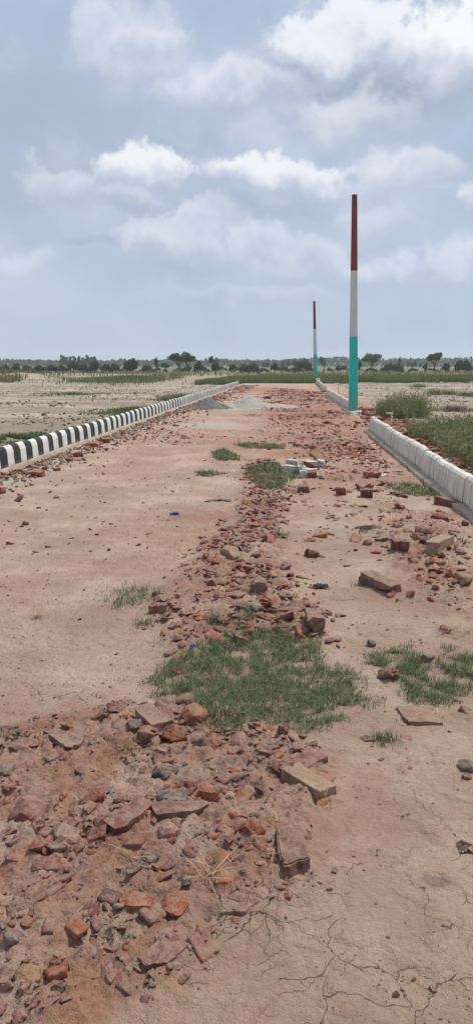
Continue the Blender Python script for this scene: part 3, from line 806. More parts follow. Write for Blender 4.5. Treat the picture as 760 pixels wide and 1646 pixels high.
def make_concrete():
    m = NT('rough_concrete'); P = m.pos()
    n1 = m.noise(P, 6, 5, .6); n2 = m.noise(P, 45, 5, .7)
    c = m.mix(m.ramp(n1, .35, .65), (.42, .36, .29), (.33, .27, .215)); c = m.mix(m.ramp(n2, .55, .75, 0, .6), c, (.2, .16, .13))
    m.col(c, .9); m.bump(n2, .015, 1); return m.m
CONC = make_concrete()

def footing(parent, L, width, h, inward, seed):
    """rough mortar ledge along +y, sticking out towards the road"""
    n = max(6, int(L / .06)); ysf = np.linspace(0, L, n); s = seed * 13.7
    e = (fbm(ysf * 2.5 + s, ysf * 0 + 1.5, 3, 7) - .5) * .05; e2 = (fbm(ysf * 7 + s, ysf * 0 + 4.5, 3, 9) - .5) * .05
    prof = []
    for k in range(5):
        if k == 0: px, pz = -width * inward - (e + e2 + .02) * inward, np.full(n, -h - .06)
        elif k == 1: px, pz = -width * inward - (e + e2 * 1.4) * inward, np.full(n, -.012) + e2 * .5 - h * .5
        elif k == 2: px, pz = -width * inward - e * inward, -.004 + e2 * .3
        elif k == 3: px, pz = np.full(n, 0.01 * inward), .004 + e2 * .1
        else: px, pz = np.full(n, (KW + .03) * inward), np.full(n, -h - .06)
        prof.append(np.stack([px, ysf, pz + 0 * ysf], 1))
    prof.insert(4, np.stack([np.full(n, (KW + .02) * inward), ysf, np.full(n, -.004)], 1))
    m = len(prof); Vv = np.concatenate(prof)
    F_ = [np.array([[k * n + i, k * n + i + 1, (k + 1) * n + i + 1, (k + 1) * n + i] for i in range(n - 1)]) for k in range(m - 1)]
    o = link('footing', np_mesh('footing', Vv, F_, False), CONC, parent)
    return o

def kerb(name, A, Bp, bl, inward, mats, label, base_z, fw, seed, ext=0, wob=.004, grp=None, far_first=False, skip=()):
    A = Vector((A.x, A.y, 0)); Bp = Vector((Bp.x, Bp.y, 0)); d = (Bp - A).normalized(); A = A - d * ext
    L = (Bp - A).length; n = int(L / bl); ang = math.atan2(-d.x, d.y)
    root = empty(name, (A.x, A.y, base_z), ang); tag(root, label, 'kerb', grp)
    rr = random.Random(seed); shared = {}; rest = bmesh.new(); rest_i = {0: bmesh.new(), 1: bmesh.new()}
    for v in range(6):
        b = bmesh.new(); block_bm(b, bl, inward=inward, seed=seed + v, gap=.014); shared[v] = bm_mesh('kerb_block', b, False)
    mm = {}
    for i in range(n):
        dz = (.004 + wob) * math.sin(i * .55) + rr.uniform(-wob, wob) * 1.3; dl = .01 * math.sin(i * .31) + rr.uniform(-wob, wob) * .8
        if i < 98:
            key = (i % 6 if len(mats) == 1 else (i % 2) + 2 * (i // 2 % 3))
            if key not in mm:
                me = shared[key].copy(); me.materials.append(mats[i % len(mats)]); mm[key] = me
                for p in me.polygons: p.use_smooth = False
            o = bpy.data.objects.new('kerb_block', mm[key]); COL.objects.link(o); o.parent = root
            o.location = (dl * inward, i * bl, dz); o.rotation_euler = (0, 0, rr.uniform(-.028, .028))
            if len(mats) == 2: o['label'] = 'black painted kerb block' if mats[i % 2] is KBLACK else 'white painted kerb block'
        else:
            block_bm(rest_i[i % len(mats)], bl, inward=inward, y0=i * bl, dz=dz, seed=i, dlat=dl)
    if n > 98:
        bmt = bmesh.new(); me = bpy.data.meshes.new('kerb_blocks')
        for k in range(len(mats)):
            tmp = bpy.data.meshes.new('tmp'); rest_i[k].to_mesh(tmp); f0 = len(bmt.faces); bmt.from_mesh(tmp); bmt.faces.ensure_lookup_table()
            for f in bmt.faces[f0:]: f.material_index = k
        bmesh.ops.recalc_face_normals(bmt, faces=bmt.faces); bmt.to_mesh(me)
        for mt in mats: me.materials.append(mt)
        o = link('kerb_blocks', me, None, root); o['kind'] = 'stuff'
    footing(root, n * bl, fw, base_z + .02, inward, seed)
    return root
kerb('kerb', LK_A, LK_B, .265, -1, [KBLACK, KWHITE], 'long black and white striped kerb on the left of the dirt road', .055, .03, 3, ext=.265 * 14.1, wob=.003)
kerb('kerb', RK1_A, RK1_B, .282, 1, [KOLD], 'near stretch of weathered white kerb on the right ending before the near pole', .07, .10, 5, ext=.282 * 14, wob=.006)
kerb('kerb', RK2_A, RK2_B, .30, 1, [KOLD], 'middle stretch of white kerb starting at the near pole', .05, .10, 7, wob=.006)
kerb('kerb', RK3_A, RK3_B, .30, 1, [KOLD], 'short farthest stretch of white kerb ending at the far pole', .05, .08, 9, wob=.006)

# ------------------------------------------------------------------ poles
def P_O(m): return m.obj()
def polepaint(name, col, dirt, amt):
    m = NT(name); O = m.obj(); st = m.n('ShaderNodeMapping', ins={'Vector': O, 'Scale': (1, 1, .15)}).outputs[0]
    n1 = m.noise(st, 16, 5, .65); n2 = m.noise(O, 40, 4, .7)
    c = m.mix(m.ramp(n1, .45, .75, 0, amt * 1.4), col, dirt); c = m.mix(m.ramp(n2, .55, .75, 0, amt), c, dirt)
    zz = m.n('ShaderNodeSeparateXYZ', ins={0: P_O(m)}).outputs[2]; c = m.mix(m.math('MULTIPLY', m.ramp(zz, .7, 0.), m.ramp(n2, .4, .6)), c, (.33, .25, .19))
    m.col(c, .6); m.bump(n2, .002, .5); return m.m
TEAL = polepaint('teal_paint', (.04, .52, .44), (.03, .33, .29), .4)
PWHITE = polepaint('white_pole_paint', (.60, .61, .61), (.44, .43, .41), .5)
PRED = polepaint('red_oxide_paint', (.23, .045, .028), (.16, .03, .02), .4)
SPLASH = simple('lime_splash', (.7, .7, .66), (.5, .46, .4), 30, .9, .01)
def pole(px, py, toppx, toppy, wpx_base, wpx_top, f1, f2, label):
    g = gp(px, py); base = zat(g.x, g.y); dist = g.y
    d = ray(toppx, toppy); t = g.y / d.y; top = Vector((d.x * t, g.y, H + d.z * t))
    hgt = top.z - base; wb = wpx_base / F * dist; wt = wpx_top / F * dist
    root = empty('painted_pole', (g.x, g.y, base)); tag(root, label, 'pole', 'striped concrete poles along the right side')
    lean = (top.x - g.x) / hgt
    def section(name, z0, z1, mat):
        bm = bmesh.new(); rings = []
        for k in range(2):
            z = z0 + (z1 - z0) * k; s = z / hgt; w = (wb + (wt - wb) * s) / 2; dd = w * .82; ch = w * .14; cx = lean * z
            pts = [(-w + ch, -dd), (w - ch, -dd), (w, -dd + ch), (w, dd - ch), (w - ch, dd), (-w + ch, dd), (-w, dd - ch), (-w, -dd + ch)]
            rings.append([bm.verts.new((cx + a, b, z)) for a, b in pts])
        for i in range(8): bm.faces.new((rings[0][i], rings[0][(i + 1) % 8], rings[1][(i + 1) % 8], rings[1][i]))
        bm.faces.new(rings[1]); bm.faces.new(rings[0][::-1])
        return link(name, bm_mesh(name, bm), mat, root)
    section('lower_section', -.4, hgt * f1, TEAL); section('middle_section', hgt * f1, hgt * f2, PWHITE); s = section('upper_section', hgt * f2, hgt, PRED)
    # boltholes near the tip: raised dark discs, their colour standing for shade inside
    for zf in (.985, .965):
        bm = bmesh.new(); w = wt / 2 * .82 + (wb - wt) / 2 * (1 - zf)
        bmesh.ops.create_cone(bm, cap_ends=True, segments=10, radius1=wt * .12, radius2=wt * .12, depth=.012)
        bmesh.ops.rotate(bm, verts=bm.verts, matrix=Matrix.Rotation(R(90), 3, 'X'))
        for v in bm.verts: v.co += Vector((lean * hgt * zf, -w - .004, hgt * zf))
        link('bolt_hole', bm_mesh('bolt_hole', bm), simple('hole_shade', (.05, .04, .035)), s)
    bm = bmesh.new()
    bmesh.ops.create_icosphere(bm, subdivisions=3, radius=1)
    for v in bm.verts:
        k = 1 + .5 * mn.noise(v.co * 2 + Vector((px, 0, 0))); v.co = Vector((v.co.x * wb * 1.2 * k, v.co.y * wb * .95 * k, v.co.z * .06 * k))
    link('lime_splash', bm_mesh('lime_splash', bm, True), SPLASH, root)
    return root
pole(567, 664, 569.3, 313, 14, 7.6, .362, .662, 'tall near pole painted teal white and red beside the gap in the right kerb')
pole(507, 614, 504.6, 484, 6.0, 3.4, .345, .66, 'distant pole painted teal white and red at the far end of the kerb')

# ------------------------------------------------------------------ heaps
def heap(name, label, peaks, mat, seed, n=90):
    """peaks: (x, y, radius, height) cones; the heap is their noisy union resting on the ground"""
    cx = sum(p[0] for p in peaks) / len(peaks); cy = sum(p[1] for p in peaks) / len(peaks)
    R_ = max(math.hypot(p[0] - cx, p[1] - cy) + p[2] for p in peaks) * 1.1
    gxx, gyy = np.meshgrid(np.linspace(-R_, R_, n), np.linspace(-R_, R_, n)); x = gxx.ravel() + cx; y = gyy.ravel() + cy
    h = np.full(x.shape, -.06)
    for (px, py, r, hh) in peaks:
        d = np.hypot(x - px, y - py) * (1 + .35 * (fbm(x * 2.5, y * 2.5, 3, seed) - .5)) / r
        h = np.maximum(h, hh * np.where(d < 1, (1 - d) ** 1.15 * (1 - .12 * np.exp(-d * 8)), -.15 * (d - 1) * 3))
    h += (fbm(x * 9, y * 9, 3, seed + 5) - .5) * .05 * (h > 0)
    z = zat(x, y) + np.maximum(h, -.06)
    idx = np.arange(n * n).reshape(n, n); q = np.stack([idx[:-1, :-1], idx[:-1, 1:], idx[1:, 1:], idx[1:, :-1]], -1).reshape(-1, 4)
    q = q[(h[q] > -.055).any(1)]; u, inv = np.unique(q, return_inverse=True)
    V_ = np.stack([x, y, z], 1)[u]
    return tag(link(name, np_mesh(name, V_, [inv.reshape(-1, 4)], True), mat), label, 'heap')
def grain(name, a, b):
    m = NT(name); P = m.pos(); n = m.noise(P, 60, 4, .8); n2 = m.noise(P, 4, 3)
    c = m.mix(n, a, b); m.col(m.mix(m.ramp(n2, .4, .6, 0, .3), c, (.3, .24, .19)), .95); m.bump(n, .03, 1); return m.m
g1 = gp(335, 657); g2 = gp(402, 655)
heap('gravel_heap', 'dark grey gravel heap against the striped kerb', [(g1.x, g1.y, .68, .42), (g1.x + .35, g1.y + .1, .5, .22), (g1.x - .35, g1.y - .05, .45, .17)], grain('dark_gravel', (.085, .085, .09), (.17, .165, .165)), 3)
heap('sand_heap', 'pale grey sand heap spread right of the dark gravel heap', [(g2.x, g2.y + .1, .85, .42), (g2.x - .75, g2.y, .6, .17), (g2.x + .9, g2.y + .1, .9, .12), (g2.x + .35, g2.y, .8, .22)], grain('pale_sand', (.34, .315, .275), (.45, .42, .37)), 9)

# ------------------------------------------------------------------ broken kerb pieces on the road
for (x0, y0, x1, y1, rot, L, lab) in ((448,751,480,768,.35,.27,'largest rounded white kerb piece lying in the grass'), (486,748,508,757,.1,.26,'long white kerb piece at the back of the group'),
        (506,747,521,756,1.5,.16,'short white kerb piece at the right end of the group'), (477,757,492,764,-.4,.13,'grey white kerb piece in the middle of the group'),
        (486,759,509,767,.05,.25,'low white kerb piece in front of the back one'), (480,764,494,771,.5,.11,'small white kerb piece foremost in the group'), (461,747,478,753,.1,.2,'flat white kerb piece behind the largest one')):
    g = gp((x0 + x1) / 2, (y0 + y1) / 2 + 2)
    bm = bmesh.new(); block_bm(bm, L, seed=int(x0))
    bmesh.ops.subdivide_edges(bm, edges=bm.edges[:], cuts=2, use_grid_fill=True)
    sc = .5 if L > .2 else .42
    for v in bm.verts:
        v.co = Vector((v.co.x - KW / 2, (v.co.y - L / 2) * .82, v.co.z - .14)); v.co += Vector(mn.turbulence_vector(v.co * 14 + Vector((x0, 0, 0)), 3, False)) * .034
        v.co = Vector((v.co.z * sc, v.co.y, v.co.x * .6))      # lying on its side
    o = link('broken_kerb_block', bm_mesh('broken_kerb_block', bm), simple('chalky_white', (.58, .56, .5), (.36, .31, .25), 22, .85, .006) if 'CH' not in globals() else CH, None, (g.x, g.y, zat(g.x, g.y) + .05), (random.uniform(-.1, .1), random.uniform(-.1, .1), rot + 1.3))
    CH = o.data.materials[0]
    tag(o, lab, 'kerb piece', 'broken white kerb pieces on the road')

# ------------------------------------------------------------------ grass
def blades(X, Y, Z, Hh, Wd, lean=.6, segs=3):
    n = len(X); a = rng.uniform(0, 6.283, n); dirx, diry = np.cos(a), np.sin(a); b = a + math.pi / 2 + rng.normal(0, .4, n); wx, wy = np.cos(b), np.sin(b)
    le = np.abs(rng.normal(lean, lean * .5, n)); Vs = []
    ts = np.linspace(0, 1, segs + 1)
    for k, t in enumerate(ts):
        off = le * Hh * t ** 1.6; hz = Hh * t * np.sqrt(np.clip(1 - (np.minimum(le, .95) * t * .7) ** 2, .1, 1)); w = Wd * (1 - t ** 1.5) * .5
        cx = X + dirx * off; cy = Y + diry * off; cz = Z + hz
        if k < segs:
            Vs.append(np.stack([cx - wx * w, cy - wy * w, cz], 1)); Vs.append(np.stack([cx + wx * w, cy + wy * w, cz], 1))
        else: Vs.append(np.stack([cx, cy, cz], 1))
    m = len(Vs); V_ = np.stack(Vs, 1).reshape(-1, 3); base = np.arange(n) * m
    quads = [np.stack([base + 2 * k, base + 2 * k + 1, base + 2 * k + 3, base + 2 * k + 2], 1) for k in range(segs - 1)]
    tri = np.stack([base + 2 * segs - 2, base + 2 * segs - 1, base + 2 * segs], 1)
    return V_, ([np.concatenate(quads)] if quads else []) + [tri]

def patch_points(pts, dens, soft, s, gap=.42):
    P = [gp(*p) for p in pts]; x0, x1 = min(p.x for p in P), max(p.x for p in P); y0, y1 = min(p.y for p in P), max(p.y for p in P)
    n = int((x1 - x0 + 2 * soft) * (y1 - y0 + 2 * soft) * dens)
    X = rng.uniform(x0 - soft, x1 + soft, n); Y = rng.uniform(y0 - soft, y1 + soft, n)
    m = poly_mask(X, Y, pts, soft); f = fbm(X * 19, Y * 19, 3, s)
    f2 = fbm(X * 7, Y * 7, 3, s + 50)
    k = (m * (.12 + 1.5 * sst(gap - .1, gap + .14, f)) * (.72 + .6 * sst(.36, .56, f2)) > rng.uniform(.25, 1, n) * 1.0)
    X, Y = X[k], Y[k]
    # clear spots where larger stones poke through
    for q in placed:
        if q['lift'] > .4:
            d = np.hypot(X - q['x'], Y - q['y']); kk = d > .36 * q['L']; X, Y = X[kk], Y[kk]
    return X, Y
for gi, (pts, bl, dens, lab) in enumerate(GR):
    X, Y = patch_points(pts, dens, .15 if gi < 2 else .12, 100 + gi, .40 if gi < 2 else .45)
    far = gi >= 3
    Hh = bl * rng.uniform(.45, 1.25, len(X)); wd = (.0032 if not far else .009) * rng.uniform(.7, 1.3, len(X))
    V_, F_ = blades(X, Y, zat_b(X, Y) - .003, Hh, wd, 1.1)
    o = link('grass_patch', np_mesh('grass_patch', V_, F_), GRASS); tag(o, lab, 'grass', kind='stuff')

TU = [(618, 1190, 22, .04, 170, 'tiny green tuft growing between two flat brick flakes'), (230, 1005, 18, .045, 110, 'small tuft left of the centre rubble band'), (448, 866, 16, .05, 160, 'small tuft beside the upper end of the rubble band'),
      (20, 1196, 26, .03, 90, 'sparse tuft on the mud by the left edge'), (600, 852, 14, .05, 60, 'sparse tuft between brown stones on pale dirt'), (585, 858, 14, .05, 60, 'sparse tuft left of the brown stones on pale dirt'), (575, 945, 10, .05, 26, 'few blades left of the dusty tan brick'),
      (393, 1005, 22, .07, 130, 'tuft sprouting from the rubble behind the grass patch'), (345, 1010, 22, .07, 110, 'tuft left of the large stone behind the grass patch'), (345, 1165, 26, .07, 160, 'long bladed tuft around the slate shard'),
      (205, 1215, 12, .03, 50, 'tiny tuft among maroon stones'), (745, 880, 8, .05, 40, 'tiny tuft by the right kerb stones'), (540, 772, 30, .05, 120, 'thin tuft line right of the white kerb pieces'), (300, 1110, 16, .04, 60, 'stray tuft at the left tip of the grass patch'),
      (720, 1045, 14, .04, 60, 'small tuft at the upper rim of the right grass'), (490, 720, 22, .05, 120, 'green tuft in the brick rubble before the near pole'), (520, 708, 18, .05, 90, 'green tuft higher in the brick rubble'), (425, 850, 16, .04, 50, 'faint tuft above the rubble band'), (657, 1040, 14, .035, 50, 'sparse tuft above the right grass'),
      (404, 668, 20, .06, 90, 'green tuft before the sand heap'), (470, 655, 16, .06, 90, 'green tuft right of the sand heap'), (560, 1130, 14, .035, 50, 'stray tuft at the right rim of the grass patch')]
for (px, py, rpx, bl, n, lab) in TU:
    c = gp(px, py); r = abs(gp(px + rpx, py).x - c.x); X = rng.normal(c.x, r * .5, n); Y = rng.normal(c.y, r * .5, n)
    sc = max(1, c.y / 4); V_, F_ = blades(X, Y, zat_b(X, Y) - .003, bl * rng.uniform(.5, 1.3, n), .003 * sc ** .8 * rng.uniform(.8, 1.2, n), .6)
    o = link('grass_tuft', np_mesh('grass_tuft', V_, F_), GRASS); tag(o, lab, 'grass tuft', 'small grass tufts')

# field greens on the left
def stuff_grass(name, X, Y, h, w, mat, lab, cat, lean=.5, segs=2):
    V_, F_ = blades(X, Y, zat(X, Y) - .01, h * rng.uniform(.5, 1.3, len(X)), w * rng.uniform(.7, 1.3, len(X)), lean, segs)
    return tag(link(name, np_mesh(name, V_, F_), mat), lab, cat, kind='stuff')
def ell(px, py, rx, ry, n, thr=.42, s=0):
    c = gp(px, py); sx = abs(gp(px + rx, py).x - c.x); sy = abs(gp(px, py - ry).y - gp(px, py + ry).y) / 2
    a = rng.uniform(0, 6.283, n); r = np.abs(rng.normal(0, .5, n)) * (1 + .25 * np.sin(a * 3 + s)); X = c.x + sx * r * np.cos(a); Y = c.y + sy * r * np.sin(a)
    k = fbm(X * 1.3, Y * 1.3, 3, s) > thr; return X[k], Y[k]
for (px, py, rx, ry, n, h, lab) in ((36, 699, 62, 7, 6000, .10, 'low weeds on the bare field right behind the near striped kerb'), (205, 658, 48, 8, 6000, .12, 'low green weeds left of the middle of the striped kerb'),
        (290, 636, 40, 5, 6000, .14, 'low green weeds left of the far striped kerb'), (120, 631, 70, 2.5, 2500, .1, 'thin green streak across the left field'), (205, 609.5, 70, 4.6, 26000, .42, 'bright green weed bed in the left field')):
    X, Y = ell(px, py, rx, ry, n, .44 if ry > 3 else .2, int(px)); k = X < kx_left(Y) - .3
    if not k.any(): continue
    stuff_grass('field_weeds', X[k], Y[k], h, .02 if h < .3 else .05, PADDY if h > .3 else GRASS, lab, 'weeds')
n = 30000; X = rng.uniform(-75, -19, n); Y = rng.uniform(66, 79, n); k = fbm(X * .35, Y * .4, 3, 33) > .45; X, Y = X[k], Y[k]
stuff_grass('bank_grass', X, Y, .55, .05, DRYG, 'dry yellow green grass on the low bank in the left field', 'grass', .4)
# green strip beyond the end of the road
n = 150000; X = rng.uniform(-3.2, 48, n); Y = 60.5 + rng.uniform(0, 1, n) ** 1.3 * 32 + .8 * np.sin(X * .7)
k = (fbm(X * .5, Y * .5, 3, 35) > .33) & (X > -3.4 + .1 * (Y - 60)); X, Y = X[k], Y[k]
stuff_grass('tall_grass_strip', X, Y, .42, .032, PADDY, 'green tall grass strip beyond the end of the road', 'grass', .45)
n = 22000; X = rng.uniform(-95, 110, n); Y = rng.uniform(100, 150, n); k = fbm(X * .12, Y * .2, 3, 36) > .5; X, Y = X[k], Y[k]
stuff_grass('scrub_grass', X, Y, .5, .11, DRYG, 'olive scrub grass on the far fields', 'grass', .45)
# small plants dotted on the right field
for k, (px, py, s, lab) in enumerate(((700, 634, .34, 'small weed clump on the bare right field'), (723, 634, .24, 'smaller weed clump right of its neighbour on the bare field'), (750, 636, .26, 'weed clump near the right edge on bare soil'), (672, 622, .3, 'low weed clump before the green strip'), (268, 640, .2, 'weed tuft left of the far striped kerb'))):
    c = gp(px, py); m_ = 260; X = rng.normal(c.x, s * .8, m_); Y = rng.normal(c.y, s * .6, m_)
    V_, F_ = blades(X, Y, zat(X, Y), s * rng.uniform(.5, 1.2, m_), .03 * rng.uniform(.7, 1.3, m_), .6, 2)
    tag(link('weed_clump', np_mesh('weed_clump', V_, F_), WEED), lab, 'weed')

# big weeds on the right: stems with many small leaflets
def weed_mass(name, blobs, lab, dens=150, seed=0):
    root = empty(name, (0, 0, 0)); SX, SY, SH = [], [], []
    for (px, py, rw, rd, hh) in blobs:
        c = gp(px, py); n = int(dens * rw * rd * 4)
        a = rng.uniform(0, 6.283, n); r = np.sqrt(rng.uniform(0, 1, n)); SX.append(c.x + rw * r * np.cos(a)); SY.append(c.y + rd * r * np.sin(a)); SH.append(hh * (1 - .5 * r ** 2) * rng.uniform(.65, 1.15, n))
    SX, SY, SH = map(np.concatenate, (SX, SY, SH)); k = (SX > kx_right(SY) + .72) | (SX < -4); SX, SY, SH = SX[k], SY[k], SH[k]
    loc = Vector((float(SX.mean()), float(SY.mean()), zat(SX.mean(), SY.mean()))); root.location = loc
    Z = zat(SX, SY) - .01
    lx = rng.normal(0, .35, len(SX)); ly = rng.normal(0, .35, len(SX)); w = .004
    Vs = []; 
    V1 = np.stack([SX - w, SY, Z], 1); V2 = np.stack([SX + w, SY, Z], 1); V3 = np.stack([SX + lx * SH, SY + ly * SH, Z + SH], 1)
    sv = np.stack([V1, V2, V3], 1).reshape(-1, 3); st = np.arange(len(sv)).reshape(-1, 3)
    st_o = link('stems', np_mesh('stems', sv - np.array(loc), [st]), WEED, root)
    m_ = 26; t = rng.uniform(.12, 1.05, (len(SX), m_)); L = .032 * rng.uniform(.6, 1.5, t.shape)
    cx = SX[:, None] + lx[:, None] * SH[:, None] * t + rng.normal(0, .035, t.shape); cy = SY[:, None] + ly[:, None] * SH[:, None] * t + rng.normal(0, .035, t.shape); cz = Z[:, None] + SH[:, None] * t + rng.normal(0, .02, t.shape)
    c = np.stack([cx, cy, cz], -1).reshape(-1, 3); L = L.reshape(-1, 1); N = len(c)
    d = rng.normal(0, 1, (N, 3)); d[:, 2] += .7; d /= np.linalg.norm(d, axis=1, keepdims=True); e = np.cross(d, rng.normal(0, 1, (N, 3))); e /= np.linalg.norm(e, axis=1, keepdims=True)
    lv = np.stack([c - d * L, c + e * L * .28, c + d * L, c - e * L * .28], 1).reshape(-1, 3); lq = np.arange(len(lv)).reshape(-1, 4)
    link('leaves', np_mesh('leaves', lv - np.array(loc), [lq]), WEED, root)
    return tag(root, lab, 'weeds')
weed_mass('weed_bush', [(628, 671, .45, .7, .62), (655, 668, .65, .9, .78), (612, 668, .3, .5, .5)], 'grey green weed bush just behind the white standing pipe', 120)
weed_mass('weed_bush', [(742, 742, .75, .9, .52), (705, 706, .55, 1.0, .5), (770, 770, .8, .8, .5), (790, 720, 1.0, 1.4, .65)], 'wide grey green weed bush at the right edge behind the white kerb', 125)
weed_mass('weed_bush', [(284, 607, .9, .8, 1.1)], 'single leafy bush standing in the weeds of the left field', 60)
c = gp(729, 660)
X = rng.normal(c.x, .3, 900); Y = rng.normal(c.y, .35, 900)
V_, F_ = blades(X, Y, zat(X, Y), .22 * rng.uniform(.5, 1.3, 900), .012 * rng.uniform(.7, 1.3, 900), .9, 2)
tag(link('dry_brush', np_mesh('dry_brush', V_, F_), simple('dead_brush', (.14, .09, .065), (.2, .15, .11))), 'brown dead brush mound on the right field', 'brush')

# ------------------------------------------------------------------ straw, litter, pipes
def straws(name, px, py, rpx, n, ln, lab, cat='straw', mat=None):
    c = gp(px, py); r = abs(gp(px + rpx, py).x - c.x); X = rng.normal(c.x, r * .5, n); Y = rng.normal(c.y, r * .5, n)
    V_, F_ = blades(X, Y, zat_b(X, Y) + .003, ln * rng.uniform(.2, .45, n), np.full(n, .0022), 2.6, 3)
    tag(link(name, np_mesh(name, V_, F_), mat or STRAW), lab, cat)
straws('dry_straw', 338, 1420, 16, 16, .12, 'pale dry straw strands beside the dark slag block')
straws('dry_straw', 730, 1018, 34, 170, .16, 'tangled dry straw clump at the right edge above the grass')
straws('dry_straw', 435, 1382, 22, 10, .1, 'thin dry twigs in front of the crumbling red heap')
straws('dry_straw', 210, 1392, 12, 7, .1, 'few dry stems on orange mud')
straws('dry_straw', 60, 990, 9, 60, .05, 'small dark knot of dry stems on the left dirt', 'straw', simple('dark_stems', (.08, .065, .05)))
straws('dry_straw', 665, 755, 30, 140, .3, 'brown dry stems along the footing of the right kerb', 'straw', simple('brown_stems', (.16, .11, .075)))

def crumple(name, px, py, L, W, T, col, lab, cat, rough=.4, rot=0., up=0., col2=None):
    g = gp(px, py); bm = bmesh.new(); bmesh.ops.create_grid(bm, x_segments=14, y_segments=14, size=.5)
    o_ = Vector((px, py, 0))
    for v in bm.verts:
        k = mn.noise(v.co * 3 + o_); kk = mn.noise(v.co * 7 + o_); r = 1 + .35 * mn.noise(v.co.normalized() * 1.6 + o_)
        v.co = Vector((v.co.x * L * r, v.co.y * W * r, (abs(k) + .4 * kk + .3 * (1 - 4 * v.co.length_squared)) * T))
    bmesh.ops.solidify(bm, geom=bm.faces[:], thickness=.0015)
    o = link(name, bm_mesh(name, bm), simple(name + '_surface', col, col2, 12, rough), None, (g.x, g.y, float(zat_b(g.x, g.y)[0]) + .006 + up), (0, 0, rot))
    return tag(o, lab, cat)
crumple('paper_sheet', 611, 768, .19, .2, .025, (.50, .49, .29), 'crumpled pale yellow paper on the dirt left of the kerb', 'paper', .7, .4)
crumple('plastic_litter', 716, 744, .17, .14, .07, (.75, .76, .77), 'crumpled white plastic litter under the right weeds', 'litter', .4)
crumple('plastic_scrap', 281, 829, .09, .07, .03, (.03, .09, .32), 'blue plastic scrap on the left half of the road', 'litter', .4)
crumple('plastic_scrap', 309, 1050, .02, .018, .012, (.02, .07, .38), 'tiny blue plastic scrap at the left tip of the grass', 'litter', .4)
crumple('plastic_litter', 637, 697, .10, .08, .04, (.66, .58, .38), 'small cream wrapper behind the right kerb', 'litter', .6)
crumple('plastic_bag', 645, 672, .24, .24, .26, (.02, .02, .024), 'black plastic bag in the weeds behind the white pipe', 'bag', .35)
crumple('rubber_sole', 353, 807, .24, .07, .015, (.17, .17, .155), 'flat grey worn shoe sole on the dirt', 'sole', .7, .1)
crumple('burnt_scrap', 514, 944, .10, .08, .03, (.05, .045, .04), 'dark burnt scrap lying on pale dirt right of the band', 'scrap', .9)
crumple('burnt_scrap', 378, 893, .1, .05, .03, (.03, .03, .03), 'black ash scrap near the top of the rubble band', 'scrap', .9)
crumple('burnt_scrap', 748, 1368, .05, .04, .018, (.03, .028, .025), 'black and tan bark scrap at the right edge of the mud', 'scrap', .9, 0, 0, (.4, .3, .19))
crumple('burnt_scrap', 430, 642, .3, .25, .14, (.05, .04, .035), 'dark lump right of the sand heap', 'scrap', .9)
crumple('dry_leaf', 636, 1597, .016, .01, .006, (.15, .10, .07), 'small curled brown leaf on the cracked mud', 'leaf', .8)

def tube(bm, pts, r, seg=8):
    rings = []
    for i, p in enumerate(pts):
        p = Vector(p); a = Vector(pts[max(0, i - 1)]); b = Vector(pts[min(len(pts) - 1, i + 1)]); d = (b - a).normalized()
        u = d.cross(Vector((0, 1, .1))).normalized(); v = d.cross(u); rr_ = r[i] if isinstance(r, (list, tuple)) else r
        rings.append([bm.verts.new(p + (u * math.cos(k / seg * 6.2832) + v * math.sin(k / seg * 6.2832)) * rr_) for k in range(seg)])
    for i in range(len(rings) - 1):
        for k in range(seg): bm.faces.new((rings[i][k], rings[i][(k + 1) % seg], rings[i + 1][(k + 1) % seg], rings[i + 1][k]))
    bm.faces.new(rings[0][::-1]); bm.faces.new(rings[-1])
PVC = simple('pvc', (.70, .66, .56), (.55, .5, .4), 14, .5)
def pipe(px, py, h, arm, r, lab):
    g = gp(px, py); z = zat(g.x, g.y); root = empty('standing_pipe', (g.x, g.y, z)); tag(root, lab, 'pipe', 'white standing pipes')
    bm = bmesh.new(); tube(bm, [(0.02, 0, -.1), (0.01, 0, h * .5), (0, 0, h - .01)], r); link('upright', bm_mesh('upright', bm, True), PVC, root)
    bm = bmesh.new(); tube(bm, [(r * 1.5, 0, h), (-arm, 0, h + .015)], r); link('arm', bm_mesh('arm', bm, True), PVC, root)
    bm = bmesh.new(); tube(bm, [(.0, 0, h - .045), (0, 0, h + .03)], r * 1.45); tube(bm, [(0.01, 0, h * .55), (0.01, 0, h * .55 + .05)], r * 1.5); link('fitting', bm_mesh('fitting', bm, True), PVC, root)
pipe(628, 682, .27, .14, .017, 'white plastic standing pipe behind the near end of the gap')
pipe(543, 633, .5, .25, .028, 'white pipe behind the middle kerb stretch')
pipe(513, 617.5, .4, .2, .032, 'white pipe right of the far pole base')

# ------------------------------------------------------------------ trees
def leafcloud(centres, radii, n, size, flat=1.0):
    ci = rng.choice(len(centres), n, p=np.array(radii) ** 2 / np.sum(np.array(radii) ** 2)); Cc = np.array(centres)[ci]; rr_ = np.array(radii)[ci]
    d = rng.normal(0, 1, (n, 3)); d /= np.linalg.norm(d, axis=1, keepdims=True); rad = rng.uniform(.35, 1.08, n) ** .6
    c = Cc + d * (rad * rr_)[:, None] * np.array([1, 1, flat]); u = rng.normal(0, 1, (n, 3)); u /= np.linalg.norm(u, axis=1, keepdims=True); w = np.cross(u, rng.normal(0, 1, (n, 3))); w /= np.linalg.norm(w, axis=1, keepdims=True)
    s = (size * rng.uniform(.6, 1.4, n))[:, None]
    v = np.stack([c - u * s, c + w * s * .5, c + u * s, c - w * s * .5], 1).reshape(-1, 3)
    return v, np.arange(len(v)).reshape(-1, 4)
